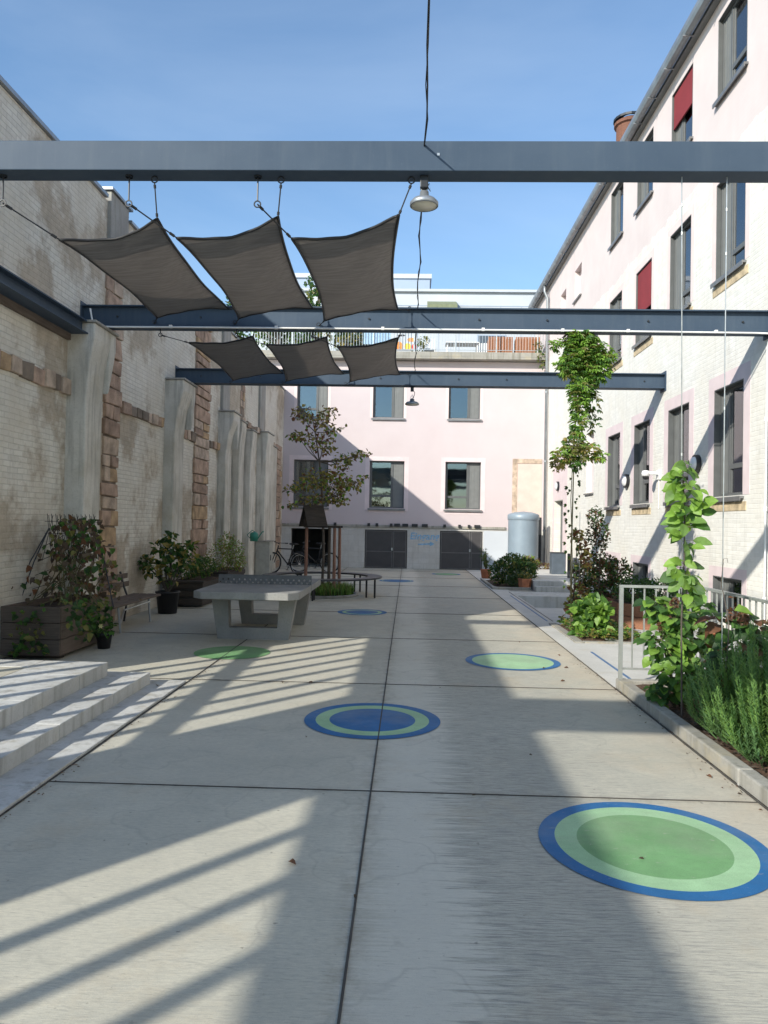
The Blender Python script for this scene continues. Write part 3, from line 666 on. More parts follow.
# lettering on the plinth
def lettering(txt, size, x, z, name='painted_lettering', italic=.15):
    cu = bpy.data.curves.new(name, 'FONT'); cu.body = txt; cu.size = size; cu.extrude = .001; cu.shear = italic; cu.align_x = 'CENTER'; cu.offset = .006
    to = bpy.data.objects.new('tmp', cu); COL.objects.link(to); dg = bpy.context.evaluated_depsgraph_get(); me = bpy.data.meshes.new_from_object(to.evaluated_get(dg))
    bpy.data.objects.remove(to); me.materials.clear(); me.materials.append(M['textblue'])
    o = bpy.data.objects.new(name, me); COL.objects.link(o); o.parent = bb; o.location = (x, -.006, z); o.rotation_euler = (R(90), 0, 0); return o
lettering('Eingang', .36, .61, 1.09)
ar = MB(); ar.prism([(.38, .93), (.82, .955), (.82, 1.02), (1.0, .93), (.82, .84), (.82, .9), (.38, .88)], 'y', YB-.004, YB-.007)
ar.build('painted_arrow', M['textblue'], bb)
# terrace slab, railing and things on the terrace
sl = MB().box(-6, 4.985, YB-.38, YB+7, 7.72, 7.80); sl.box(-6, 4.985, YB-.38, YB-.26, 7.80, 7.98); sl.build('terrace_slab', M['kerb'], bb, bevel=.01)
sh = MB().box(-6, 4.985, YB+6.9, YB+7, 0, 7.72); sh.box(-6, -5.9, YB+.4, YB+6.9, 0, 7.72); sh.build('shell', M['stucco'], bb)
tr_ = thing('railing', 'white barred railing along the roof terrace of the far building', 'railing', (0, YB-.32, 7.98))
rl = MB().box(-5.9, 4.95, YB-.335, YB-.305, 8.86, 8.90).box(-5.9, 4.95, YB-.33, YB-.31, 8.05, 8.07); rl.build('rails', M['galv'], tr_)
bz = MB(); x = -5.9
while x < 4.95: bz.box(x, x+.014, YB-.327, YB-.313, 8.07, 8.86); x += .105
bz.build('bars', M['galv'], tr_)['kind'] = 'stuff'
x = -5.9
while x < 5: MB().box(x, x+.045, YB-.34, YB-.30, 7.98, 8.88).build('post', M['galv'], tr_, bevel=.004); x += 1.5
for x0, x1, lab in ((2.85, 3.75, 'orange wooden planter box behind terrace railing, left one'), (3.85, 4.75, 'orange wooden planter box behind terrace railing, right one by the downpipe')):
    t = thing('planter_box', lab, 'planter', ((x0+x1)/2, YB+.1, 7.8), 'orange planter boxes on the roof terrace'); b = MB()
    n = 12
    for i in range(n): b.box(x0+(x1-x0)*i/n+.005, x0+(x1-x0)*(i+1)/n-.005, YB-.1, YB-.08, 7.81, 8.62)
    b.box(x0, x1, YB-.08, YB+.35, 7.81, 8.55); b.build('box', M['orangewood'], t)
def tbox(name, lab, cat, x0, x1, y0, y1, z0, z1, mat):
    b = MB().box(x0, x1, y0, y1, z0, z1); o = b.build(name, mat, None, ((x0+x1)/2, y0, z0), bevel=.02); tag(o, lab, cat); return o
# terrace furniture
t = thing('garden_table', 'white garden table standing on the roof terrace', 'table', (1.9, YB+.6, 7.8))
MB().box(1.3, 2.55, YB+.3, YB+.95, 8.48, 8.52).build('tabletop', M['white'], t)
for x_ in (1.36, 2.49):
    for y_ in (YB+.36, YB+.9): MB().tube([(x_, y_, 7.8), (x_, y_, 8.48)], .02).build('leg', M['white'], t)
def chair(x, y, lab):
    t = thing('garden_chair', lab, 'chair', (x, y, 7.8), 'white chairs on the roof terrace')
    MB().box(x-.22, x+.22, y-.22, y+.22, 8.22, 8.26).build('seat', M['white'], t); b = MB()
    for i in range(5): b.box(x-.21+i*.09, x-.16+i*.09, y+.2, y+.22, 8.26, 8.72)
    b.build('backrest', M['white'], t)
    for a in (-.19, .19):
        for c in (-.19, .19): MB().tube([(x+a, y+c, 7.8), (x+a, y+c, 8.22)], .016).build('leg', M['white'], t)
chair(.7, YB+.5, 'white terrace chair behind the railing, left of the garden table'); chair(2.75, YB+1.1, 'white terrace chair behind the railing, right of the garden table')
# coloured banner (plain colour fields)
t = thing('banner', 'colourful orange and white banner hung on the terrace railing', 'banner', (-.25, YB-.29, 8.0))
MB().box(-.62, .22, YB-.295, YB-.29, 8.02, 8.84).build('cloth', M['farwhite'], t)
for x0, x1, z0, z1, c_ in ((-.6, -.3, 8.04, 8.35, (.75, .25, .05)), (-.25, .0, 8.05, 8.3, (.8, .55, .05)), (-.15, .18, 8.35, 8.5, (.75, .3, .08)), (-.5, -.2, 8.55, 8.62, (.04, .04, .05)), (.02, .2, 8.06, 8.28, (.55, .07, .05))):
    MB().lathe([(.0, 0), ((x1-x0)/2, 0.0)], (0, 0, 0), 20).v
    q = MB(); n = 20; q.add([((x0+x1)/2+(x1-x0)/2*math.cos(2*math.pi*k/n), YB-.298, (z0+z1)/2+(z1-z0)/2*math.sin(2*math.pi*k/n)) for k in range(n)], [tuple(range(n))])
    q.build('colour_patch', plain('banner_colour', c_), t, recalc=False)
t2 = MB().box(-1.75, -.75, YB-.297, YB-.29, 8.25, 8.84).build('banner', plain('pale_blue_cloth', (.30, .45, .62)), None, (-1.25, YB-.29, 8.25)); tag(t2, 'pale blue cloth banner on the terrace railing, left of the colourful one', 'banner')

# ---------------- far buildings
fb = thing('office_building', 'white panelled building with flat roof rising behind the roof terrace', 'building', (0, 36, 0))
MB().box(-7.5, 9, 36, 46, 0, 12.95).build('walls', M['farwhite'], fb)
b = MB()
for x in range(-7, 9): b.box(x+.3, x+.32, 35.99, 36, 8, 12.3)
b.box(-7.5, 9, 35.985, 36, 12.28, 12.31); b.box(-7.5, 9, 35.985, 36, 11.2, 11.23); b.build('panel_joints', M['fargrey'], fb)
MB().box(-7.6, 9.1, 35.85, 46.1, 12.95, 13.07).build('roof', M['farwhite'], fb)
for x0, x1 in ((-6, -4.6), (-3.6, -2.0), (3.2, 4.6)):
    w_ = MB().box(x0, x1, 35.98, 35.995, 9.6, 10.9).build('window', M['fargrey'], fb); MB().box(x0+.06, x1-.06, 35.97, 35.979, 9.66, 10.84).build('pane', M['box'], w_)
a_ = MB(); a_.prism([(35.98, 12.5), (34.9, 12.05), (34.9, 11.85), (35.98, 12.2)], 'x', .75, 2.15); tag(a_.build('awning', M['olive'], fb), 'olive green awning')
f2 = thing('office_building', 'grey flat roofed block with small square windows, farthest behind', 'building', (-4, 42, 0))
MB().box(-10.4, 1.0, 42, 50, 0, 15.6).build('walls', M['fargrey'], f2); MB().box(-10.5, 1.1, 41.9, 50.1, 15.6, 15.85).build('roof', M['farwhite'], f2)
MB().box(1.0, 2.0, 43, 48, 0, 15.1).build('stair_tower', M['box'], f2)
for i in range(9):
    x = -9.6+i*1.2; w_ = MB().box(x-.12, x+.62, 41.97, 41.99, 14.42, 14.98).build('window', M['farwhite'], f2); MB().box(x, x+.5, 41.955, 41.969, 14.5, 14.9).build('pane', M['box'], w_)
# ================================================================== BEAMS
def beam(y, z0, z1, wd, kind, lab, x0=XL-.15, x1=XR+.02):
    t = thing('steel_beam', lab, 'beam', ((x0+x1)/2, y, z0), 'steel beams spanning the yard')
    if kind == 'box': MB().box(x0, x1, y, y+wd, z0, z1).build('girder', M['steel'], t, bevel=.006)
    else:
        f = .018; b = MB().box(x0, x1, y, y+wd, z1-f, z1).box(x0, x1, y, y+wd, z0, z0+f).box(x0, x1, y+.07, y+.085, z0+f, z1-f); b.build('girder', M['steel'], t)
        s_ = MB(); x = -3.9
        while x < 4.8: s_.lathe([(0, 0), (.016, 0), (.016, .012), (0, .012)], (0, 0, 0), 8); x += 9
        bo = MB()
        for x in (-4.2, -3.0, -.6, .95, 1.9, 3.3, 4.6): bo.tube([(x, y+.07, (z0+z1)/2), (x, y+.05, (z0+z1)/2)], .014, 8)
        bo.build('bolts', M['darkmetal'], t)
        for xx in (x0+.14, x1-.035): MB().box(xx, xx+.016, y-.03, y+wd+.03, z0-.05, z1+.05).build('end_plate', M['steel'], t)
    return t
b1 = beam(5.86, 4.46, 4.70, .20, 'box', 'nearest grey blue steel beam crossing the top of the view')
b2 = beam(10.36, 4.39, 4.69, .26, 'C', 'middle steel beam carrying a white conduit, between two rows of sails')
b3 = beam(14.66, 4.40, 4.69, .26, 'C', 'farthest steel beam above the far end of the second sail row')
MB().box(.18, .2, 5.855, 5.86, 4.58, 4.60).build('scratch', M['galv'], b1)
b4 = thing('steel_beam', 'guessed deep steel beam, unseen behind the camera, added to shade the right paving', 'beam', (0, 0, 4.2), 'steel beams spanning the yard')
MB().box(XL, XR, -.35, .45, 4.32, 4.55).build('girder', M['steel'], b4)  # guessed girder added out of view; its depth shapes the shadow band on the paving
lb = thing('steel_beam', 'dark longitudinal steel beam on the left wall ending at the middle beam', 'beam', (-4.5, 8, 4.15))
MB().box(XL+.002, -4.60, 6.8, 10.34, 4.17, 4.35).box(-4.60, -4.42, 6.8, 10.34, 4.333, 4.35).box(-4.60, -4.42, 6.8, 10.34, 4.17, 4.187).box(-4.52, -4.505, 6.8, 10.34, 4.187, 4.333).build('girder', M['steel'], lb)
cdt = MB().tube([(-4.55, 10.32, 4.62), (-4.5, 10.32, 4.37), (-4.2, 10.33, 4.365), (-3, 10.335, 4.372), (0, 10.335, 4.372), (3, 10.335, 4.372), (4.75, 10.335, 4.365), (4.95, 10.30, 4.35)], .013, 8)
for x in (-3.4, -1.9, -.4, 1.0, 2.1, 3.0, 4.2): cdt.box(x-.02, x+.02, 10.32, 10.36, 4.36, 4.40)
o = cdt.build('conduit', M['white'], None, (0, 10.33, 4.37)); tag(o, 'thin white conduit clipped under the middle steel beam', 'conduit')
vt = MB().tube([(4.95, 10.33, 4.42), (4.955, 10.45, 4.2), (4.955, 10.47, 0.05)], .013, 8)
for z in (.7, 1.95, 3.2): vt.lathe([(.026, -.03), (.026, .03)], (4.955, 10.47, z), 10)
o = vt.build('conduit', M['white'], None, (4.955, 10.47, 0)); tag(o, 'vertical white conduit running down the right wall from the middle beam', 'conduit')

# ================================================================== SHADE SAILS
def sail(cn, lab, beamy, hooks, grp='shade sails between the beams', sagk=.10):
    """cn: near-left, near-right, far-right, far-left corners"""
    A, B, C_, D = [Vector(c) for c in cn]; ctr = (A+B+C_+D)/4
    t = thing('shade_sail', lab, 'shade sail', tuple(ctr), grp)
    n = 18; vs = []
    for j in range(n+1):
        for i in range(n+1):
            s_, q = i/n, j/n; s2 = s_+.068*(1-2*s_)*4*q*(1-q); q2 = q+.062*(1-2*q)*4*s_*(1-s_)
            p = A*(1-s2)*(1-q2)+B*s2*(1-q2)+C_*s2*q2+D*(1-s2)*q2
            p.z -= sagk*16*s_*(1-s_)*q*(1-q)*.6; p.z += .006*math.sin(9*s_+14*q)
            p.z += .004*math.sin(22*s_+3*math.sin(5*q))*(abs(2*q-1)**2)*.8; vs.append(p)
    b = MB(); idx = lambda i, j: j*(n+1)+i
    b.add(vs, [(idx(i, j), idx(i+1, j), idx(i+1, j+1), idx(i, j+1)) for j in range(n) for i in range(n)])
    f = b.build('fabric', M['sail'], t, smooth=True); sm = f.modifiers.new('solid', 'SOLIDIFY'); sm.thickness = .004
    ring = [idx(i, 0) for i in range(n+1)]+[idx(n, j) for j in range(1, n+1)]+[idx(n-i, n) for i in range(1, n+1)]+[idx(0, n-j) for j in range(1, n)]
    hp = [vs[k] for k in ring]; hp.append(hp[0]); MB().tube(hp, .013, 6).build('hem', M['black'], t, smooth=True)
    for c, h, rod in hooks:
        c = Vector(c); h = Vector(h)
        if rod:
            low = h-Vector((0, 0, .23)); r_ = MB().tube([h, low+Vector((0, 0, .03))], .007, 6); r_.torus(low, .026, .006, 'y', 14, 6); r_.lathe([(.03, -.015), (.03, 0)], h, 10); r_.build('hanger_rod', M['darkmetal'], t); h = low
        else: MB().torus(h-Vector((0, 0, .03)), .026, .006, 'y', 14, 6).build('hanger_ring', M['darkmetal'], t); h = h-Vector((0, 0, .055))
        dd = (h-c); L = dd.length; rp_ = MB().tube([c, c+dd*.5, h], .006, 6)
        rp_.tube([c+dd*.06, c+dd*.16], .012, 6); rp_.tube([h-dd*.16, h-dd*.06], .012, 6); rp_.build('rope', M['black'], t)
    return t
def row(near, far, y0, y1n, zb, hk, labs, yn=6.15, yf=10.2):
    for i in range(3):
        nl, nr = near[i]; fr_, fl = far[i]
        sail([(nl[0], yn+.05, nl[1]), (nr[0], yn-.08, nr[1]), (fr_[0], yf, fr_[1]), (fl[0], yf, fl[1])], labs[i], y0,
             [((nl[0], yn+.05, nl[1]), (hk[i][0], y0, zb), True), ((nr[0], yn-.08, nr[1]), (hk[i][1], y0, zb), False),
              ((fr_[0], yf, fr_[1]), (fr_[0]+.16, y1n+.03, fr_[1]+.10), False), ((fl[0], yf, fl[1]), (fl[0]-.10, y1n+.03, fl[1]+.03), False)])
row([((-3.01, 4.02), (-2.13, 4.15)), ((-2.0, 4.04), (-1.12, 4.17)), ((-1.02, 4.04), (-.12, 4.19))],
    [((-2.54, 4.60), (-3.55, 4.46)), ((-1.37, 4.62), (-2.40, 4.46)), ((-.19, 4.61), (-1.21, 4.44))], 5.96, 10.36, 4.46,
    [(-3.38, -2.12), (-2.33, -1.08), (-1.27, -.02)],
    ['brown grey shade sail in front row, left one, reaching towards the left wall', 'brown grey shade sail in front row, middle of the three', 'brown grey shade sail in front row, right one beside the hanging lamp'])
row([((-3.32, 4.30), (-2.33, 4.37)), ((-2.16, 4.28), (-1.24, 4.37)), ((-1.09, 4.26), (-.19, 4.37))],
    [((-2.51, 4.58), (-3.5, 4.42)), ((-1.31, 4.58), (-2.45, 4.42)), ((-.21, 4.58), (-1.19, 4.42))], 10.5, 14.66, 4.53,
    [(-3.6, -2.2), (-2.5, -1.1), (-1.4, -.1)],
    ['brown grey shade sail in rear row, left one, above the potted plants', 'brown grey shade sail in rear row, middle one below the middle beam', 'brown grey shade sail in rear row, right one nearest the far lamp'], 10.9, 14.5)
# overhead rope and lamps
for (y0, y1, lab) in ((.45, 5.86, 'dark sagging cable from the nearest beam passing over the camera'), (6.06, 10.36, 'dark cable spanning from the nearest beam to the middle beam'), (10.62, 14.66, 'dark cable spanning from the middle beam to the farthest beam')):
    pts = [(.075+.012*math.sin(i*1.3), y0+(y1-y0)*i/12, 4.66-.10*math.sin(math.pi*i/12)) for i in range(13)]
    o = MB().tube(pts, .006, 6).tube([(p[0]+.012*math.cos(i*2.2), p[1], p[2]+.010*math.sin(i*2.2)) for i, p in enumerate(pts)], .004, 5).build('cable', M['black'], None, (.075, y0, 4.66)); tag(o, lab, 'cable', 'cables between the beams')
def lamp(x, y, ztop, zl, r, lab):
    t = thing('pendant_lamp', lab, 'lamp', (x, y, zl), 'round pendant lamps under the beams')
    MB().lathe([(0, .10), (r*.3, .10), (r*.34, .055), (r*.8, .035), (r, .01), (r, -.015), (r*.93, -.02), (r*.93, -.008), (0, -.008)], (x, y, zl), 36).build('housing', M['zinc'], t, smooth=True)
    b = MB()
    for i in range(12): a = i*math.pi/6; b.prism([(r*.36, .05), (r*.75, .037), (r*.36, .09)], 'y', -.003, .003)
    MB().lathe([(0, -.012), (r*.9, -.012), (r*.9, -.016), (0, -.022)], (x, y, zl), 36).build('diffuser', M['lens'], t, smooth=True)
    MB().torus((x, y, zl+.135), .03, .005, 'y', 16, 6).torus((x, y, zl+.175), .022, .005, 'x', 16, 6).build('hook', M['galv'], t)
    MB().box(x-.035, x+.03, y-.03, y+.03, ztop-.10, ztop).build('bracket', M['darkmetal'], t, bevel=.006)
    MB().tube([(x+.01, y, ztop-.06), (x+.05, y, ztop-.12), (x+.04, y, zl+.17), (x, y, zl+.1)], .006, 6).build('flex', M['black'], t)
lamp(.085, 5.96, 4.46, 4.235, .115, 'round pendant lamp hanging from the nearest beam')
lamp(.04, 14.8, 4.40, 4.05, .14, 'small round pendant lamp hanging from the farthest beam')

# ================================================================== wall fittings
def wlamp(y, z, lab, r=.16):
    t = thing('wall_lamp', lab, 'wall lamp', (XR, y, z), 'round wall lamps on the right facade')
    b = MB(); n = 24
    def ringx(x, rr): return [(x, y+rr*math.cos(2*math.pi*k/n), z+rr*math.sin(2*math.pi*k/n)) for k in range(n)]
    def lofts(prof):
        q = MB(); vs = []
        for x, rr in prof: vs += ringx(x, rr)
        q.add(vs, [(i*n+k, i*n+(k+1) % n, (i+1)*n+(k+1) % n, (i+1)*n+k) for i in range(len(prof)-1) for k in range(n)]); return q
    lofts([(XR, r), (XR-.07, r), (XR-.075, r*.82), (XR-.05, r*.8)]).build('housing', M['darkmetal'], t, smooth=False)
    lofts([(XR-.05, r*.8), (XR-.10, r*.72), (XR-.125, r*.4), (XR-.13, .001)]).build('globe', M['white'], t, smooth=True)
wlamp(13.0, 2.78, 'round wall lamp above the leafy climber, nearest on the facade'); wlamp(17.1, 2.72, 'round wall lamp between the third and fourth ground windows'); wlamp(24.9, 3.0, 'round wall lamp above the far side door')
t = thing('security_camera', 'white security camera on bracket beside a ground floor window', 'security camera', (XR, 14.95, 2.7))
MB().box(XR-.25, XR, 14.9, 15.0, 2.72, 2.78).box(XR-.04, XR, 14.85, 15.05, 2.62, 2.82).build('bracket', M['white'], t, bevel=.01)
MB().lathe([(0, .09), (.06, .08), (.08, .03), (.075, -.03), (0, -.04)], (XR-.28, 14.95, 2.72), 20).build('housing', M['white'], t, smooth=True)
MB().lathe([(.06, -.035), (.055, -.07), (.03, -.095), (0, -.10)], (XR-.28, 14.95, 2.72), 20).build('dome', M['black'], t, smooth=True)
MB().tube([(XR-.015, 14.95, 2.62), (XR-.015, 14.95, 2.05)], .012, 6).build('cable', M['white'], t)
MB().box(XR-.07, XR, 13.7, 13.85, 1.98, 2.12).build('junction_box', M['white'], None, (XR, 13.78, 2.05), bevel=.01)
tag(bpy.data.objects['junction_box'], 'small white junction box on the wall behind the leafy climber', 'junction box')

# ================================================================== RAILING + right kerb + bed
kb = MB(); ys_ = [-6, -4, -2, 0, 2.0, 3.4, 4.9, 6.4, 7.75]
for a, c in zip(ys_[:-1], ys_[1:]): kb.box(2.165, 2.27, a+.003, c-.003, -.05, .105)
kb.box(2.273, 3.2, 7.65, 7.75, -.05, .10)
struct(kb.build('kerb', M['kerb'], bevel=.012))
def soilmesh(x0, x1, y0, y1, z, amp, mat, name, n=40):
    b = MB(); nx = max(4, int((x1-x0)/.07)); ny = max(4, int((y1-y0)/.07)); rnd = random.Random(3)
    vs = [(x0+(x1-x0)*i/nx, y0+(y1-y0)*j/ny, z+rnd.uniform(-amp, amp)+.03*math.sin(j*.4)*math.sin(i*.7)) for j in range(ny+1) for i in range(nx+1)]
    b.add(vs, [(j*(nx+1)+i, j*(nx+1)+i+1, (j+1)*(nx+1)+i+1, (j+1)*(nx+1)+i) for j in range(ny) for i in range(nx)])
    return b.build(name, mat, smooth=False, recalc=False)
o = soilmesh(2.27, 3.3, -6, 7.66, .045, .014, M['mulch'], 'planting_bed'); struct(o)
mc = MB(); rnd = random.Random(5)
for i in range(2600):
    x, y = rnd.uniform(2.28, 3.0), rnd.uniform(2.5, 7.6); a = rnd.uniform(0, 6.28); l = rnd.uniform(.012, .035); w_ = l*.4; z = .06+rnd.uniform(-.01, .02)
    ca, sa = math.cos(a), math.sin(a); tz = rnd.uniform(-.008, .008)
    mc.add([(x-ca*l, y-sa*l, z-tz), (x+sa*w_, y-ca*w_, z+.004), (x+ca*l, y+sa*l, z+tz), (x-sa*w_, y+ca*w_, z+.003)], [(0,1,2,3)], rnd.randrange(3))
tag(mc.build('bark_chips', [M['mulch'], M['soil'], M['oldwood']], recalc=False), 'loose brown bark chips covering the right planting bed', None, None, 'stuff')
rl = thing('railing', 'light metal railing with thin upright bars behind the right planting bed', 'railing', (2.21, 7.7, 0))
p = .018
MB().box(2.20-p, 2.20+p, 7.7-p, 7.7+p, .1, 1.04).build('post', M['railpaint'], rl); MB().box(3.02-p, 3.02+p, 7.7-p, 7.7+p, .1, 1.04).build('post', M['railpaint'], rl)
MB().box(2.18, 3.04, 7.68, 7.72, 1.04, 1.065).build('top_rail', M['railpaint'], rl); MB().box(3.0, 3.04, -4, 7.678, 1.04, 1.065).build('top_rail', M['railpaint'], rl)
MB().box(2.22, 3.0, 7.69, 7.71, .20, .22).build('bottom_rail', M['railpaint'], rl); MB().box(3.01, 3.03, -4, 7.68, .20, .22).build('bottom_rail', M['railpaint'], rl)
for i in range(1, 7): x = 2.2+i*.117; MB().box(x-.007, x+.007, 7.693, 7.707, .22, 1.04).build('bar', M['railpaint'], rl)
y = 7.58; k = 0
while y > -.6: MB().box(3.013, 3.027, y-.007, y+.007, .22, 1.04).build('bar', M['railpaint'], rl); y -= .117
for y in (5.7, 3.7, 1.7, -.3): MB().box(3.0, 3.04, y-.02, y+.02, 0, 1.04).build('post', M['railpaint'], rl)
# sheet of ramp beyond the railing
# ================================================================== plants helpers
def rv(r): return Vector((r.gauss(0, 1), r.gauss(0, 1), r.gauss(0, 1))).normalized()
def cloud(b, c, rad, n, L, wd, mats, r, up_=.3, out=.6, shell=.35, fold=.25):
    c = Vector(c)
    for i in range(n):
        d = rv(r); q = (shell+(1-shell)*r.random())**.7
        p = c+Vector((d.x*rad[0], d.y*rad[1], d.z*rad[2]))*q
        dr_ = (d*out+rv(r)*.7+Vector((0, 0, up_-.35*r.random()))).normalized()
        nr = (d*.5+Vector((0, 0, 1))*.8+rv(r)*.5)
        s_ = r.uniform(.65, 1.25); b.leaf(p, dr_, nr, L*s_, wd*s_, r.choice(mats), fold)
def plant(name, lab, cat, loc, group=None): return thing(name, lab, cat, loc, group)
AL = list(L_.values()); AK = list(L_.keys())
def mi(*names): return [AK.index(n_) for n_ in names]

# ---- tree in the round bench
def tree():
    r = random.Random(11); tx, ty = -1.93, 16.85
    t = plant('young_tree', 'young maple tree with thin trunk and yellowing red tinged leaves inside the round bench', 'tree', (tx, ty, 0))
    P3 = lambda px, py, dy=0: ((px-408)/742*(ty+dy), ty+dy, 1.65+(522.5+.018*(px-408)-py)/742*(ty+dy))
    tb = MB(); top = Vector(P3(308, 405)); trunk = [Vector((tx, ty, 0)), Vector((tx+.02, ty, 1.0)), Vector(P3(322, 500)), Vector(P3(318, 460)), Vector(P3(313, 430)), top]
    tb.tube(trunk, [.034, .028, .024, .019, .012, .005], 8); tb.build('trunk', M['bark'], t, smooth=True)
    cl = [(300, 412, .0, 16, 9), (325, 411, .3, 15, 7), (316, 420, -.2, 18, 7), (332, 427, .2, 14, 6), (303, 436, .1, 20, 7), (321, 446, 0, 15, 8), (295, 433, -.2, 11, 5), (322, 438, .4, 14, 6),
          (348, 456, .1, 17, 6), (360, 452, 0, 10, 5), (341, 462, .2, 14, 6), (368, 452, .1, 5, 3), (320, 474, -.2, 20, 9), (330, 483, .3, 20, 9), (308, 482, 0, 18, 9), (293, 486, .2, 11, 5), (288, 489, .2, 5, 4), (345, 480, -.1, 16, 9), (352, 484, .1, 12, 7), (328, 497, .2, 20, 9),
          (313, 499, -.2, 17, 6), (290, 503, .2, 9, 4), (340, 500, .3, 12, 5), (363, 476, .2, 7, 4), (337, 471, .1, 14, 6), (336, 491, .1, 16, 8)]
    lb_ = MB(); br = MB()
    for (px, py, dy, rx, ry) in cl:
        c = Vector(P3(px, py, dy*1.6)); s_ = ty/742
        # limb from the trunk to the clump
        zt = c.z-.35; k = min(range(len(trunk)), key=lambda i: abs(trunk[i].z-zt)); a = trunk[k]; mid = (a+c)/2+Vector((0, 0, -.05))
        br.tube([a, mid, c], [.013, .009, .004], 5)
        warm = .7 if py < 450 else .45; n = int(rx*ry*.62)
        for q in range(n):
            d = rv(r); p = c+Vector((d.x*rx*s_, d.y*rx*s_*1.1, d.z*ry*s_*.9))*(.25+.75*r.random())
            m_ = r.choice(mi('rust', 'yellow', 'olive', 'dry')) if r.random() < warm else r.choice(mi('olive', 'yellow', 'olive', 'bright', 'yellow', 'green'))
            ls = r.uniform(.055, .11); lb_.leaf(p, (d*.6+rv(r)+Vector((0, 0, -.3))), Vector((0, 0, 1))+rv(r)*.5, ls, ls*.85, m_, .2)
    br.build('branches', M['bark'], t); lb_.build('crown', AL, t, recalc=False)
tree()
# round bench
t = thing('round_bench', 'black ring shaped bench encircling the young tree', 'bench', (-1.93, 16.85, 0))
n = 64; b = MB(); cx, cy = -1.93, 16.85; vs = []
for rr, z in ((1.36, .45), (1.36, .415), (1.04, .415), (1.04, .45)): vs += [(cx+rr*math.cos(2*math.pi*k/n), cy+rr*math.sin(2*math.pi*k/n), z) for k in range(n)]
b.add(vs, [(i*n+k, i*n+(k+1) % n, ((i+1) % 4)*n+(k+1) % n, ((i+1) % 4)*n+k) for i in range(4) for k in range(n)]); b.build('seat', plain('black_bench_plate', (.035, .037, .042), .4, .1), t)
for k in range(5):
    a = k*math.pi*2/5-.35
    for rr in (1.1, 1.3): MB().tube([(cx+rr*math.cos(a), cy+rr*math.sin(a), .0), (cx+rr*math.cos(a), cy+rr*math.sin(a), .415)], .022, 8).build('leg', M['black'], t)
b = MB().torus((cx, cy, .02), .78, .05, 'z', 48, 6, 0, .8); struct(b.build('tree_bed_kerb', M['kerb'], smooth=True))
struct(MB().lathe([(0, .045), (.5, .04), (.76, .02)], (cx, cy, 0), 32).build('tree_bed', M['soil']))
def blades(x0, x1, y0, y1, z, n, h, lab, name, test=None, mats=('grass', 'green', 'olive'), seed=1, wd=.008):
    r = random.Random(seed); b = MB()
    for i in range(n):
        x, y = r.uniform(x0, x1), r.uniform(y0, y1)
        if test and not test(x, y): continue
        hh = h*r.uniform(.5, 1.2); a = r.uniform(0, 6.28); bx_, by_ = math.cos(a)*hh*.45, math.sin(a)*hh*.45; sx, sy = -math.sin(a)*wd, math.cos(a)*wd
        b.add([(x-sx, y-sy, z), (x+sx, y+sy, z), (x+bx_*.4+sx*.7, y+by_*.4+sy*.7, z+hh*.6), (x+bx_*.4-sx*.7, y+by_*.4-sy*.7, z+hh*.6), (x+bx_, y+by_, z+hh)], [(0,1,2,3), (3,2,4)], r.choice(mi(*mats)))
    return tag(b.build(name, AL, recalc=False), lab, None, None, 'stuff')
blades(cx-.75, cx+.75, cy-.75, cy+.75, .04, 3200, .24, 'shaggy grass growing at the foot of the young tree', 'grass', lambda x, y: (x-cx)**2+(y-cy)**2 < .52, seed=2, wd=.010)
# tree stakes with bird house
for k, (dx, dy) in enumerate(((-.34, -.3), (.30, -.3), (-.1+.22, .3), (.36, .32))):
    nm = ('front left stake', 'front right stake', 'pale middle stake', 'rear right stake')[k]
    b = MB().tube([(cx+dx, cy+dy, 0), (cx+dx*.98, cy+dy*.98, 1.53)], [.038, .034], 10); o = b.build('tree_stake', M['redwood'] if k != 2 else M['oldwood'], None, (cx+dx, cy+dy, 0))
    tag(o, 'reddish round wooden tree stake, the %s of the tree' % nm, 'tree stake', 'wooden stakes around the young tree')
t = MB().box(cx-.40, cx+.42, cy-.34, cy-.28, 1.531, 1.58).box(cx-.1, cx+.42, cy+.27, cy+.33, 1.531, 1.58).build('stake_crossbar', M['darkwood'], None, (cx, cy-.3, 1.5)); tag(t, 'dark crossbars resting on top of the tree stakes', 'crossbar')
t = thing('bird_house', 'dark wooden bird house with steep gable roof on top of the left stakes', 'bird house', (-2.1, 16.5, 1.58))
hx, hy, hz = -2.12, 16.55, 1.583
MB().prism([(hx-.14, hz), (hx+.14, hz), (hx+.14, hz+.12), (hx, hz+.34), (hx-.14, hz+.12)], 'y', hy-.18, hy+.18)
b = MB().prism([(hy-.15, hz), (hy+.15, hz), (hy+.15, hz+.10), (hy, hz+.36), (hy-.15, hz+.10)], 'x', hx-.18, hx+.18); b.build('body', M['darkwood'], t)
for s_ in (-1, 1): MB().prism([(hy+s_*.27, hz-.02), (hy, hz+.45), (hy, hz+.415), (hy+s_*.25, hz-.03)], 'x', hx-.24, hx+.24).build('roof', M['darkwood'], t)
t.location = (hx, hy, hz)
for c_ in t.children:  # builders used the earlier base point
    c_.location = (-2.1-hx, 16.5-hy, 1.58-hz)
t.rotation_euler.z = R(30)
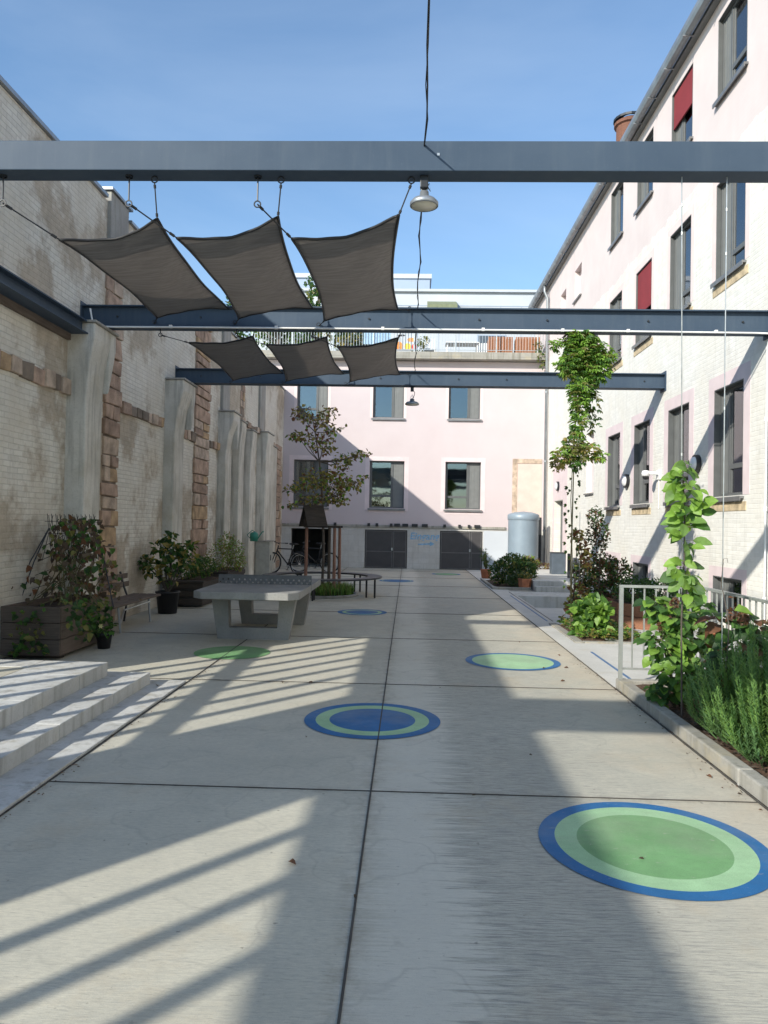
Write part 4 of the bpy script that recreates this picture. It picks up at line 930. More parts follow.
# ================================================================== table tennis table
t = thing('table_tennis_table', 'grey concrete table tennis table with perforated metal net', 'table tennis table', (-2.14, 11.06, 0))
tx0, tx1, ty0, ty1 = -2.85, -1.43, 9.72, 12.42; c_ = .13
MB().prism([(tx0+c_, ty0), (tx1-c_, ty0), (tx1, ty0+c_), (tx1, ty1-c_), (tx1-c_, ty1), (tx0+c_, ty1), (tx0, ty1-c_), (tx0, ty0+c_)], 'z', .612, .71).build('tabletop', M['table'], t, bevel=.008)
for y in (10.33, 11.86):
    b = MB(); cx_ = -2.14; o_ = [(-.50, 0), (.50, 0), (.60, .610), (-.60, .610)]; i_ = [(-.34, .16), (.34, .16), (.36, .54), (-.36, .54)]
    for ya in (y, y+.16): b.add([(cx_+p[0], ya, p[1]) for p in o_+i_], [(0,1,5,4), (1,2,6,5), (2,3,7,6), (3,0,4,7)])
    for q in (0, 4): b.add([(cx_+p[0], yy, p[1]) for yy in (y, y+.16) for p in (o_ if q == 0 else i_)], [(k, (k+1) % 4, 4+(k+1) % 4, 4+k) for k in range(4)])
    vs = {}; b.build('leg_frame', M['table'], t)
nb = MB(); nx0, nx1, ny, z0, z1 = tx0+.03, tx1-.0, 11.07, .712, .84; r_ = .0115; cols_n = 34; rows = 2
# perforated plate: grid of square cells, each with a round-ish hole
cw = (nx1-nx0)/cols_n; rh = (z1-z0)/(rows+1)
def perf(yy):
    for i in range(cols_n):
        for j in range(3):
            xa, xb = nx0+i*cw, nx0+(i+1)*cw; za, zb = z0+j*rh, z0+(j+1)*rh; xc, zc = (xa+xb)/2, (za+zb)/2
            if j == 2 or (i+j) % 2: nb.add([(xa, yy, za), (xb, yy, za), (xb, yy, zb), (xa, yy, zb)], [(0,1,2,3)]); continue
            hole = [(xc+.015*math.cos(math.pi/4*k+math.pi/8), yy, zc+.015*math.sin(math.pi/4*k+math.pi/8)) for k in range(8)]
            oc = [(xb, yy, zc+ (zb-zc)*.41), (xc+(xb-xc)*.41, yy, zb), (xc-(xb-xc)*.41, yy, zb), (xa, yy, zc+(zb-zc)*.41), (xa, yy, zc-(zb-zc)*.41), (xc-(xb-xc)*.41, yy, za), (xc+(xb-xc)*.41, yy, za), (xb, yy, zc-(zb-zc)*.41)]
            nb.add(hole+oc, [(k, (k+1) % 8, 8+(k+1) % 8, 8+k) for k in range(8)]); 
            nb.add([(xb, yy, zb), oc[0], oc[1]], [(0,1,2)]); nb.add([(xa, yy, zb), oc[2], oc[3]], [(0,1,2)]); nb.add([(xa, yy, za), oc[4], oc[5]], [(0,1,2)]); nb.add([(xb, yy, za), oc[6], oc[7]], [(0,1,2)])
perf(ny); perf(ny+.006)
nb.box(nx0, nx1, ny-.006, ny+.012, z1, z1+.008); nb.box(nx0-.004, nx0, ny-.01, ny+.016, .60, z1+.008); nb.box(nx1, nx1+.004, ny-.01, ny+.016, .60, z1+.008)
nb.build('net', plain('net_metal', (.12, .125, .13), .5, .2), t)

# ================================================================== left side: planter, bench, pots
def plank_box(t, x0, x1, y0, y1, z0, z1, rows_, mat_x, mat_y, th=.04):
    h = (z1-z0)/rows_
    for nm, mt, f in (('front_boards', mat_x, lambda b, a, c: b.box(x0, x1, y0, y0+th, a, c)), ('rear_boards', mat_x, lambda b, a, c: b.box(x0, x1, y1-th, y1, a, c)),
                      ('side_boards', mat_y, lambda b, a, c: b.box(x1-th, x1+.002, y0+th+.002, y1-th-.002, a, c)), ('side_boards', mat_y, lambda b, a, c: b.box(x0, x0+th, y0+th+.002, y1-th-.002, a, c))):
        b = MB()
        for i in range(rows_): f(b, z0+i*h+.004, z0+(i+1)*h-.004)
        b.build(nm, mt, t, bevel=.004)
    MB().box(x0+th, x1-th, y0+th, y1-th, z0+.02, z1-.07).build('soil', M['soil'], t)
t = thing('wooden_planter', 'large weathered wooden planter box behind the stone steps', 'planter', (-4.35, 9.2, 0))
plank_box(t, -4.69, -3.99, 8.45, 9.95, 0.05, .62, 3, M['oldwood'], M['oldwood_y'])
b = MB()
for y in (8.6, 9.8): b.box(-4.6, -4.05, y, y+.1, 0, .05)
b.build('feet', M['darkwood'], t)
def dryclimber():
    r = random.Random(21); t = plant('trellis_plant', 'withered brown and green climbing plant over a wire trellis in the wooden planter', 'plant', (-4.35, 9.2, .6))
    w_ = MB() # stems
    def pos(px, py, y): return Vector(((px-408)/742*y*1.0, y, 1.65+(524+.018*(px-408)-py)/742*y))
    pts = []
    for i in range(34):
        a = pos(r.uniform(20, 108), 606, r.uniform(8.6, 9.7)); c = pos(min(104, max(30, r.gauss(68, 17))), r.uniform(535, 575), r.uniform(8.8, 9.6)); m_ = (a+c)/2+Vector((r.uniform(-.12, .12), 0, r.uniform(-.1, .1))); w_.tube([a, m_, c], .006, 4); pts += [a.lerp(m_, .5), m_, m_.lerp(c, .5), c]
    w_.build('stems', M['stem'], t); lf = MB()
    for i in range(680):
        y = r.uniform(8.6, 9.7); q = r.random(); py = 607-88*q**.9; half = 50*(1-q)**.6+12; px = 60+q*14+r.uniform(-1, 1)*half
        if r.random() < .35: px = r.gauss(78, 14*(1.25-q*.5))
        if py < 545 and abs(px-73) > 24 and r.random() < .75: continue
        if py > 545 and px < 48 and r.random() < .5: continue
        p = pos(px, py, y); s_ = r.uniform(.04, .105)
        m_ = r.choice(mi('brown', 'dry', 'brown', 'dry', 'brown', 'rust', 'olive', 'dark')) if r.random() < .82 else r.choice(mi('dark', 'green'))
        lf.leaf(p, Vector((r.gauss(0, .6), r.gauss(0, .6)-.2, -1.0 if r.random() < .7 else .4)), Vector((r.gauss(0, .6), -1, .6)), s_, s_*r.uniform(.45, .95), m_, r.uniform(.1, .5))
    # green shoots spilling down the side and front of the planter
    for (px0, px1, py0, py1, y0, y1, n_, mm) in ((60, 108, 600, 650, 8.6, 9.9, 170, ('green', 'dark', 'olive', 'dark')), (8, 42, 612, 655, 8.35, 8.45, 60, ('dark', 'olive', 'green'))):
        for i in range(n_):
            px, py = r.uniform(px0, px1), r.uniform(py0, py1)
            if n_ == 60: p = pos(px, py, 8.40)
            else:
                X_ = -3.93+r.uniform(-.03, .14); yy = X_*742/(px-408); p = Vector((X_, yy, 1.65+(518-py)/742*yy))
                if py > 605+45*(1-abs(px-82)/30): continue
            s_ = r.uniform(.05, .10); lf.leaf(p, Vector((r.gauss(.3, .5), r.gauss(0, .5)-.3, -.7+r.random())), Vector((.6, -.7, .6)), s_, s_*.8, r.choice(mi(*mm)), .25)
    lf.build('leaves', AL, t, recalc=False)
    tr = thing('wire_trellis', 'bent wire mesh trellis sticking out above the withered climbing plant', 'trellis', (-4.4, 9.2, .6)); g_ = MB()
    for i in range(12):
        x = -4.62+i*.055; g_.tube([(x-.10 if i % 2 else x+.10, 9.35, 1.10), (x, 9.4, 1.68)], .004, 4); g_.tube([(x+.08, 9.35, 1.12), (x-.02, 9.4, 1.70)], .004, 4)
    for z in (1.2, 1.45, 1.6): g_.tube([(-4.66, 9.38, z), (-3.98, 9.38, z)], .004, 4)
    for px in (6, 14, 112):
        a = pos(px, 608, 8.9); c = pos(44 if px < 50 else 92, 528, 9.3); g_.tube([a, a.lerp(c, .5)+Vector((0, 0, .06)), c], .008, 5)
    for k in range(4): a = pos(28+k*3, 590-k*14, 9.0); g_.tube([a, pos(60, 580-k*15, 9.3)], .004, 4)
    g_.build('wires', M['darkmetal'], tr)
dryclimber()
def pot(name, lab, x, y, r1, r0_, h, mat, z=0, group=None, square=False):
    t = thing(name, lab, 'plant pot', (x, y, z), group)
    MB().lathe([(0, 0), (r0_, 0), (r1, h), (r1*1.07, h), (r1*1.07, h+.03), (r1*.93, h+.03), (r1*.9, h-.03), (0, h-.03)], (x, y, z), 24 if not square else 6).build('vessel', M[mat], t, smooth=not square)
    MB().lathe([(0, 0), (r1*.92, 0)], (x, y, z+h-.02), 20).build('soil', M['soil'], t, recalc=False); return t
pot('plant_pot', 'small black flower pot beside the wooden planter', -3.84, 9.35, .10, .075, .17, 'blackpot')
t = plant('potted_flower', 'small flowering plant with a pale yellow bloom in the small black pot', 'plant', (-3.84, 9.35, .17)); r = random.Random(31); b = MB()
cloud(b, (-3.86, 9.35, .27), (.16, .14, .12), 90, .08, .05, mi('dark', 'green', 'green'), r); b.build('leaves', AL, t, recalc=False)
f = MB()
for k in range(6): a = k*1.047; f.leaf(Vector((-3.83, 9.22, .30)), Vector((math.cos(a), -.2, math.sin(a))), Vector((0, -1, 0)), .035, .02)
f.build('flower', plain('pale_petal', (.75, .70, .35), .6), t, recalc=False)
# wooden bench by the wall
t = thing('garden_bench', 'weathered wooden bench with metal legs against the old wall', 'bench', (-4.3, 11.1, 0))
for x in (-4.50, -4.38, -4.26, -4.14): MB().box(x, x+.10, 10.15, 12.1, .40, .432).build('seat_board', M['oldwood_y'], t, bevel=.005)
for z in (.55, .68): MB().box(-4.62+(.68-z)*.2, -4.60+(.68-z)*.2, 10.1, 12.1, z, z+.085).build('backrest', M['oldwood_y'], t, bevel=.005)
for y in (10.6, 11.85):
    MB().tube([(-4.12, y, 0), (-4.16, y, .395)], .018, 8).build('leg', M['zinc'], t); MB().tube([(-4.55, y, 0), (-4.50, y, .395), (-4.58, y, .60), (-4.63, y, .80)], .018, 8).build('leg', M['darkmetal'], t)
MB().tube([(-4.13, 10.6, .12), (-4.3, 11.2, .26), (-4.13, 11.85, .33)], .014, 8).build('brace', M['galv'], t)
# big pot plant
pot('plant_pot', 'large black pot holding the broad leaved bush beside the bench', -4.22, 13.0, .20, .16, .36, 'blackpot')
def fig(x, y, z0, lab, seed, blobs, mats, L=.13, n_=60, stemr=.02, name='potted_shrub', cat='shrub', wd=.8, stems=7):
    r = random.Random(seed); t = plant(name, lab, cat, (x, y, z0)); b = MB(); s_ = MB()
    for (dx, dy, dz, rx, ry, rz, k) in blobs:
        c = Vector((x+dx, y+dy, z0+dz)); s_.tube([(x, y, z0), ((x+c.x)/2+.03, (y+c.y)/2, (z0+c.z)/2+.05), c], [stemr, stemr*.7, stemr*.35], 6)
        cloud(b, c, (rx, ry, rz), int(n_*k), L, L*wd, mi(*mats), r, up_=.1)
    s_.build('stems', M['bark'], t); b.build('leaves', AL, t, recalc=False); return t
fig(-4.22, 13.0, .36, 'broad leaved fig like bush in the large black pot beside the bench', 41,
    [(-.50, 0, .55, .16, .2, .12, .9), (-.25, -.1, .45, .2, .2, .14, 1.1), (.05, 0, .75, .14, .15, .16, 1), (.28, .1, .78, .17, .2, .13, 1.1), (.12, -.1, .5, .2, .2, .16, 1.2), (-.2, .1, .78, .12, .1, .12, .7), (.0, 0, .25, .2, .2, .12, .8), (.34, .1, .55, .15, .2, .12, .9), (-.02, .1, .95, .1, .1, .09, .6)],
    ('green', 'dark', 'dark', 'green', 'olive', 'yellow'), .115, 46)
# pallet boxes
def pallet(x0, x1, y0, y1, h, lab):
    t = thing('pallet_planter', lab, 'planter', ((x0+x1)/2, y0, 0), 'dark pallet wood planters by the left wall')
    for nm, f in (('front_slats', lambda b, a: b.box(x0, x1, y0, y0+.025, a, a+.10)), ('side_slats', lambda b, a: b.box(x1-.025, x1, y0+.03, y1, a, a+.10))):
        b = MB()
        for i in range(3): f(b, .06+i*(h-.12)/2.6)
        b.build(nm, M['darkwood'], t, bevel=.004)
    MB().box(x0+.03, x1-.03, y0+.06, y1, .02, h-.04).build('liner', M['room'], t); MB().box(x0-.02, x1+.02, y0-.02, y0+.12, h-.04, h).build('rim', M['darkwood'], t)
    MB().box(x0+.03, x1-.03, y0+.13, y1, h-.04, h-.015).build('soil', M['soil'], t)
pallet(-4.62, -3.85, 13.9, 15.3, .50, 'dark pallet wood planter between the large pot and the table tennis table'); pallet(-4.6, -3.9, 16.0, 17.8, .55, 'dark pallet wood planter farther back by the left wall')
fig(-4.2, 14.6, .45, 'low green herb bush in the nearer pallet planter', 42, [(-.1, -.2, .22, .28, .35, .16, 2.4), (.1, .3, .25, .25, .4, .2, 2.4), (0, 0, .35, .2, .3, .15, 1.2)], ('green', 'dark', 'green', 'olive'), .07, 130, .008, 'herb_bush', 'shrub', .5)
fig(-4.15, 16.9, .5, 'tall feathery yellow green bush in the farther pallet planter', 43, [(-.12, -.3, .3, .28, .4, .32, 3), (.1, .2, .42, .26, .4, .36, 3), (.0, .0, .66, .2, .3, .22, 1.8), (.22, .1, .25, .2, .3, .28, 2)], ('yellow', 'olive', 'bright', 'grass', 'olive'), .07, 150, .008, 'feathery_bush', 'shrub', .3)
t = thing('watering_can', 'teal plastic watering can hanging on a buttress above the yellow green bush', 'watering can', (-4.25, 20.4, 1.2))
# cabinet
t = thing('utility_cabinet', 'pale grey utility cabinet standing at the foot of the buttress near the bicycles', 'cabinet', (-4.45, 22.9, 0))
MB().box(-4.66, -4.23, 22.65, 23.2, 0, 1.02).build('body', plain('cabinet_grey', (.36, .36, .32), .6), t, bevel=.01); MB().box(-4.69, -4.20, 22.62, 23.23, 1.022, 1.06).build('lid', M['kerb'], t, bevel=.006)
MB().box(-4.228, -4.222, 22.72, 23.12, .08, .96).build('door', plain('cabinet_door', (.40, .40, .36), .55), t); MB().box(-4.221, -4.205, 22.76, 22.79, .45, .62).build('handle', M['black'], t)
for o in [o for o in bpy.data.objects if o.name.startswith('watering_can')]:
    c = Vector((-4.25, 20.4, 1.22))
    MB().lathe([(0, -.12), (.11, -.12), (.12, .08), (.07, .13), (0, .13)], c, 18).build('body', M['teal'], o, smooth=True)
    MB().tube([c+Vector((.1, -.02, -.06)), c+Vector((.24, -.06, .14)), c+Vector((.28, -.07, .15))], [.02, .014, .022], 8).build('spout', M['teal'], o)
    MB().tube([c+Vector((-.1, 0, -.05)), c+Vector((-.19, 0, .05)), c+Vector((-.05, 0, .18)), c+Vector((.03, 0, .13))], .012, 8).build('handle', M['teal'], o)

# ================================================================== bicycles
def bicycle(lab):
    t = thing('bicycle', lab, 'bicycle', (0, 0, 0), 'bicycles parked by the dark opening')
    Rw = .34
    for x in (-.52, .52):
        MB().torus((x, 0, Rw), Rw-.02, .024, 'y', 36, 8).build('tyre', M['black'], t, smooth=True)
        w_ = MB().torus((x, 0, Rw), Rw-.05, .010, 'y', 36, 6)
        for k in range(14): a = k*math.pi/7; w_.tube([(x, -.02 if k % 2 else .02, Rw), (x+(Rw-.05)*math.cos(a), 0, Rw+(Rw-.05)*math.sin(a))], .0016, 4)
        w_.tube([(x, -.05, Rw), (x, .05, Rw)], .02, 8); w_.build('wheel', M['galv'], t)
    bb_ = (-.10, 0, .30); hd = (.36, 0, .86); st_ = (-.22, 0, .80)
    MB().tube([bb_, st_], .016, 8).tube([st_, (.35, 0, .80)], .017, 8).tube([bb_, (.38, 0, .74)], .021, 8).tube([(.34, 0, .90), (.40, 0, .68)], .02, 8).tube([bb_, (-.52, .05, Rw)], .010, 6).tube([bb_, (-.52, -.05, Rw)], .010, 6).tube([(-.21, 0, .76), (-.52, .05, Rw)], .009, 6).tube([(-.21, 0, .76), (-.52, -.05, Rw)], .009, 6).build('frame', M['black'], t, smooth=True)
    MB().tube([(.40, 0, .68), (.42, .06, .62), (.52, .06, Rw)], .014, 8).tube([(.40, 0, .68), (.42, -.06, .62), (.52, -.06, Rw)], .014, 8).build('fork', M['darkmetal'], t, smooth=True)
    MB().tube([(.32, 0, .94), (.37, 0, .98)], .016, 8).tube([(.26, -.31, 1.0), (.34, -.2, .99), (.37, 0, .98), (.34, .2, .99), (.26, .31, 1.0)], .012, 8).build('handlebar', M['darkmetal'], t)
    for s_ in (-1, 1): MB().tube([(.30, s_*.27, .995), (.23, s_*.34, 1.0)], .018, 8).build('grip', M['black'], t)
    MB().tube([st_, (-.25, 0, .94)], .013, 8).build('seat_post', M['galv'], t)
    MB().prism([(-.38, -.075), (-.36, .075), (-.22, .05), (-.08, .018), (-.08, -.018), (-.22, -.05)], 'z', .94, .985).build('saddle', M['black'], t, bevel=.015)
    MB().torus((-.10, -.05, .30), .09, .006, 'y', 24, 6).tube([(-.10, -.04, .30), (-.10, .04, .30)], .02, 8).tube([(-.10, -.07, .30), (-.02, -.07, .15)], .009, 6).tube([(-.10, .07, .30), (-.18, .07, .45)], .009, 6).box(-.05, .03, -.12, -.06, .13, .15).box(-.23, -.15, .06, .12, .44, .46).build('crank', M['darkmetal'], t)
    return t
bk = bicycle('black bicycle with front wheel turned to the camera side, beside the utility cabinet')
bk.location = (-3.85, 23.3, 0); bk.rotation_euler = (R(6), 0, R(152))
k2 = dup(bk, (-3.05, 24.3, 0), R(172), 'second black bicycle, behind the tree stakes in front of the dark opening'); k2.rotation_euler = (R(-5), 0, R(172))

# ================================================================== far right: block with shrub, pots, tank
kb2 = MB().box(2.2, 3.2, 19.22, 19.31, -.02, .07).box(2.2, 2.28, 19.33, 22.4, -.02, .07).build('kerb', M['kerb'], bevel=.01); struct(kb2)
struct(soilmesh(2.28, 3.25, 19.31, 22.4, .03, .012, M['soil'], 'planting_bed'))
r = random.Random(51)
t = plant('round_shrub', 'dense dark green round shrub in front of the grey tank', 'shrub', (2.85, 20.3, 0)); b = MB(); s_ = MB()
for (dx, dy, dz, rx, ry, rz, n_) in ((-.1, -.1, .45, .42, .5, .36, 900), (.3, 0, .42, .38, .5, .32, 700), (-.35, .1, .38, .28, .4, .30, 420), (.05, .1, .66, .34, .4, .22, 480), (.45, .2, .55, .25, .3, .2, 300)):
    c = (2.85+dx, 20.3+dy, dz); s_.tube([(2.85, 20.3, 0), c], [.025, .01], 6); cloud(b, c, (rx, ry, rz), n_, .085, .04, mi('dark', 'dark', 'green', 'dark', 'olive'), r, shell=.5)
s_.build('stems', M['bark'], t); b.build('leaves', AL, t, recalc=False)
t = plant('lavender', 'grey green low plant at the foot of the dark round shrub', 'plant', (2.95, 19.6, 0)); b = MB(); cloud(b, (2.95, 19.65, .2), (.4, .22, .2), 420, .09, .02, mi('grey', 'grey', 'dark'), r, up_=.8); b.build('leaves', AL, t, recalc=False)
pot('terracotta_pot', 'terracotta pot with upright leafy plant left of the dark round shrub', 2.45, 23.2, .17, .13, .26, 'terracotta')
t = plant('potted_plant', 'upright leafy plant in terracotta pot left of the dark round shrub', 'plant', (2.45, 23.2, .26)); b = MB(); s_ = MB()
for i in range(16):
    a = r.uniform(0, 6.28); tp = Vector((2.45+.22*math.cos(a)*r.random(), 23.2+.2*math.sin(a), .26+r.uniform(.3, .72))); s_.tube([(2.45, 23.2, .26), tp], .005, 4)
    for q in range(16): p = Vector((2.45, 23.2, .26)).lerp(tp, .2+.8*q/16); b.leaf(p, rv(r)+Vector((0, 0, .3)), Vector((0, 0, 1)), .09, .03, r.choice(mi('grey', 'green', 'olive')))
s_.build('stems', M['stem'], t); b.build('leaves', AL, t, recalc=False)
pot('terracotta_pot', 'brown faceted terracotta pot in front right of the dark round shrub', 3.06, 19.42, .17, .15, .26, 'terracotta', square=True)
t = plant('potted_plant', 'low grey green plant in the brown faceted pot', 'plant', (3.06, 19.42, .26)); b = MB(); cloud(b, (3.06, 19.42, .34), (.17, .16, .1), 150, .07, .025, mi('grey', 'olive', 'yellow'), r, up_=.6); b.build('leaves', AL, t, recalc=False)
t = plant('yellow_plant', 'yellow green ground plants at the foot of the grey tank', 'plant', (4.1, 24.6, .25)); b = MB(); cloud(b, (3.95, 24.4, .45), (.36, .3, .2), 420, .10, .035, mi('yellow', 'bright', 'olive', 'rust'), r, up_=.8); cloud(b, (4.5, 24.6, .33), (.35, .2, .1), 200, .08, .03, mi('yellow', 'rust', 'dry'), r, up_=.6); b.build('leaves', AL, t, recalc=False)
t = thing('water_tank', 'tall grey blue cylindrical tank with shallow domed lid in the far right corner', 'tank', (4.0, 25.9, .25))
MB().lathe([(.52, 0.252), (.52, 2.0)], (4.0, 25.9, 0), 40).build('body', M['tank'], t, smooth=True); MB().lathe([(.535, 1.86), (.545, 1.88), (.545, 2.03), (.50, 2.07), (.3, 2.13), (0, 2.16)], (4.0, 25.9, 0), 40).build('lid', M['tank'], t, smooth=True)
b = MB().tube([(3.5, 25.5, .55), (3.15, 25.3, .08)], .022, 8); tag(b.build('hose', M['galv'], None, (3.5, 25.5, .1)), 'grey pipe slanting down from the tank side', 'pipe'); bpy.data.objects['hose'].name = 'drain_pipe'
t = thing('storage_box', 'dark slate blue metal box standing by the far side door', 'box', (4.45, 22.3, .25)); MB().box(4.25, 4.66, 22.0, 22.35, .25, .87).build('body', M['box'], t, bevel=.006); MB().box(4.24, 4.67, 21.99, 22.36, .872, .895).build('lid', M['darkmetal'], t)
tag(MB().box(4.40, 4.46, 20.5, 20.6, .25, .92).build('bollard', M['darkmetal'], None, (4.43, 20.55, .25), bevel=.006), 'short dark post right of the slate blue box', 'post')
tag(MB().box(4.60, 4.66, 20.3, 20.8, .25, .80).build('grey_board', M['zinc'], None, (4.6, 20.5, .25), bevel=.006), 'low grey board leaning near the stairs right of the dark post', 'board')

# ================================================================== climbing vine on wire
def cable_(p0, p1, lab, kn=()):
    t = thing('climbing_wire', lab, 'wire', tuple(p1), 'steel wires for climbing plants'); b = MB().tube([p0, p1], .0045, 6)
    b.build('wire', M['galv'], t)
    q = MB(); P0, P1 = Vector(p0), Vector(p1)
    for k in kn: c = P0.lerp(P1, k); q.tube([c+Vector((0, 0, .012)), c-Vector((0, 0, .012))], .008, 8)
    q.build('clamps', M['galv'], t); return t
cable_((2.135, 5.95, 4.46), (2.33, 6.35, .06), 'thin steel climbing wire rising through the leafy climber to the nearest beam', (.05, .10, .5))
cable_((2.49, 5.95, 4.46), (2.49, 5.95, .06), 'thin steel climbing wire right of the leafy climber, nearly bare', (.06, .14, .42, .7))
cable_((2.33, 10.5, 4.39), (2.60, 11.87, .05), 'thin steel climbing wire inside the tall hanging vine')
cable_((2.87, 12.5, 1.9), (2.87, 12.5, .05), 'short thin support rod beside the reddish shrub in the small bed')
def vine():
    r = random.Random(61); Y0 = 10.5
    t = plant('climbing_vine', 'tall bright green vine climbing a wire up to the middle beam', 'vine', (2.60, 11.85, 0)); b = MB(); s_ = MB()
    def pos(px, py, dy=0):
        y = Y0+dy; return Vector(((px-408-.018*(524-py)*0)/742*y, y, 1.65+(524+.018*(px-408)-py)/742*y))
    st_ = [Vector((2.60, 11.85, 0)), pos(570, 560, .7), pos(571, 500, .2), pos(572, 440, .1), pos(574, 390, 0), pos(578, 345, -.1)]
    s_.tube(st_, [.010, .009, .008, .008, .008, .006], 6); s_.tube([p+Vector((.03*math.sin(i*2), .02, 0)) for i, p in enumerate(st_)], .006, 5)
    def blob(px, py, rx, ry, n_, mm, sz=.068, depth=.28):
        sc_ = Y0/742; c = pos(px, py)
        for i in range(n_):
            d = rv(r)*(.45+.55*r.random()); p = c+Vector((d.x*rx*sc_, d.y*depth, d.z*ry*sc_))
            # palmate: three to five leaflets
            ax = (Vector((d.x, d.y, d.z*.3))+rv(r)*.5+Vector((0, 0, -.4))).normalized(); nr = Vector((d.x*.4, d.y*.4-.3, 1))+rv(r)*.4; side = ax.cross(nr).normalized(); m_ = r.choice(mi(*mm)); s2 = sz*r.uniform(.7, 1.3)
            for k in (-1, 0, 1): b.leaf(p, ax+side*k*.9, nr, s2, s2*.42, m_, .2)
    G_ = ('bright', 'bright', 'green', 'bright', 'olive')
    blob(578, 352, 22, 22, 560, G_); blob(575, 340, 15, 12, 260, G_); blob(588, 355, 17, 16, 330, G_); blob(567, 365, 15, 14, 240, G_); blob(590, 372, 15, 14, 220, G_); blob(600, 366, 9, 14, 70, G_); blob(552, 345, 6, 6, 22, G_); blob(607, 358, 4, 9, 22, G_)
    blob(577, 388, 12, 14, 230, G_); blob(575, 405, 8, 14, 130, G_+('green',)); blob(576, 425, 8, 12, 110, G_); blob(590, 402, 6, 16, 55, ('green', 'dark', 'olive')); blob(591, 424, 4, 10, 20, ('green', 'dark', 'olive'))
    blob(572, 445, 12, 11, 160, ('olive', 'bright', 'green', 'yellow')); blob(560, 455, 10, 8, 90, ('olive', 'bright', 'yellow')); blob(588, 452, 9, 10, 70, ('olive', 'bright', 'yellow')); blob(597, 456, 6, 7, 40, ('olive', 'bright')); blob(556, 464, 6, 8, 36, ('olive', 'yellow')); blob(573, 462, 7, 8, 60, ('green', 'olive'))
    for i in range(46):
        py = 470+i*2.9; side = r.choice((-1, 1)); p = pos(571+side*r.uniform(1, 6), py, .25); s2 = .055*r.uniform(.6, 1.2)
        for k in (-1, 0, 1): b.leaf(p, Vector((side, r.uniform(-.5, .5), -.5+k*.6)), Vector((0, -1, .7)), s2, s2*.45, r.choice(mi('green', 'dark', 'olive')))
    s_.build('stem', M['stem'], t); b.build('leaves', AL, t, recalc=False)
vine()
# reddish tall shrub and dark bushes beyond the small bed
pl = thing('planter_box', 'low red brown wooden planter under the dark bushes by the right wall', 'planter', (3.9, 13.3, 0), 'red brown planters near the right wall')
plank_box(pl, 3.65, 4.75, 13.25, 14.6, -.02, .38, 2, M['corten'], M['corten'])
pl = thing('octagonal_planter', 'red brown octagonal wooden planter holding a clipped low hedge behind the railing', 'planter', (4.05, 12.6, 0), 'red brown planters near the right wall')
ocx, ocy, orr = 4.05, 12.72, .60
def octa(rr): return [(ocx+rr*math.cos(math.pi/8+k*math.pi/4), ocy+rr*math.sin(math.pi/8+k*math.pi/4)) for k in range(8)]
for z0, z1 in ((.0, .195), (.205, .40)): MB().prism(octa(orr), 'z', z0, z1).build('side_boards', M['corten'], pl, bevel=.005)
MB().prism(octa(orr-.05), 'z', .40, .405).build('soil', M['soil'], pl)
r = random.Random(71)
t = plant('low_hedge', 'clipped dark green low hedge in the octagonal planter', 'hedge', (4.05, 12.72, .4)); b = MB(); s_ = MB(); s_.tube([(4.05, 12.72, .4), (4.05, 12.72, .6)], .02)
for dx, dy in ((-.3, -.2), (.1, -.3), (.35, .1), (-.1, .25)): cloud(b, (ocx+dx, ocy+dy, .60), (.33, .33, .22), 480, .05, .03, mi('dark', 'dark', 'green'), r)
s_.build('stems', M['bark'], t); b.build('leaves', AL, t, recalc=False)
def bush(lab, name, x, y, blobs, mats, L, wd, seed, z=0, cat='shrub'):
    r = random.Random(seed); t = plant(name, lab, cat, (x, y, z)); b = MB(); s_ = MB()
    for (px, py, rx, ry, n_, dy) in blobs:
        yy = y+dy; c = Vector(((px-408)/742*yy, yy, 1.65+(524+.018*(px-408)-py)/742*yy)); k = yy/742
        s_.tube([(x, y, z), (x*.5+c.x*.5+.02, y*.5+c.y*.5, (c.z+z)/2), c], [.02, .012, .005], 5); cloud(b, c, (rx*k, max(rx*k*.9, .12), ry*k), n_, L, wd, mi(*mats), r)
    s_.build('stems', M['bark'], t); b.build('leaves', AL, t, recalc=False); return t
bush('tall narrow shrub with red tinged dark leaves rising beside the vine', 'columnar_shrub', 3.42, 13.6, [(594, 518, 8, 12, 230, 0), (590, 535, 7, 9, 110, .1), (600, 535, 9, 13, 200, 0), (598, 553, 8, 12, 150, 0), (595, 568, 8, 9, 110, 0)], ('dark', 'green', 'rust', 'dark', 'rust'), .06, .035, 72)
bush('wide dark bush with thin reddish twigs in the red brown planter', 'spreading_bush', 4.1, 13.9, [(583, 574, 13, 13, 420, -.4), (603, 576, 14, 15, 460, 0), (618, 570, 12, 13, 180, .2), (592, 590, 14, 9, 300, -.2), (612, 588, 13, 10, 280, 0), (625, 577, 9, 12, 110, .2), (605, 562, 12, 8, 110, .2)], ('dark', 'green', 'dark', 'rust', 'olive', 'brown'), .07, .04, 73, .3)
bush('trailing vine with yellow and rust coloured autumn leaves beside the climbing wire', 'autumn_vine', 2.6, 11.9, [(576, 536, 5, 7, 36, 0), (581, 548, 5, 8, 44, 0), (585, 560, 5, 8, 44, 0), (577, 592, 8, 9, 70, 0), (572, 606, 7, 8, 50, 0)], ('yellow', 'rust', 'olive', 'rust'), .085, .06, 74, 0, 'vine')
bush('fresh green broad leaved young climber in the small planting bed', 'young_climber', 2.75, 11.3, [(592, 606, 13, 7, 70, 0), (583, 612, 10, 8, 60, 0), (600, 612, 11, 8, 60, -.1), (588, 622, 13, 8, 80, 0), (596, 630, 11, 8, 60, -.1), (584, 633, 8, 6, 40, -.1)], ('bright', 'green', 'bright', 'green', 'grass'), .14, .13, 75, 0, 'plant')
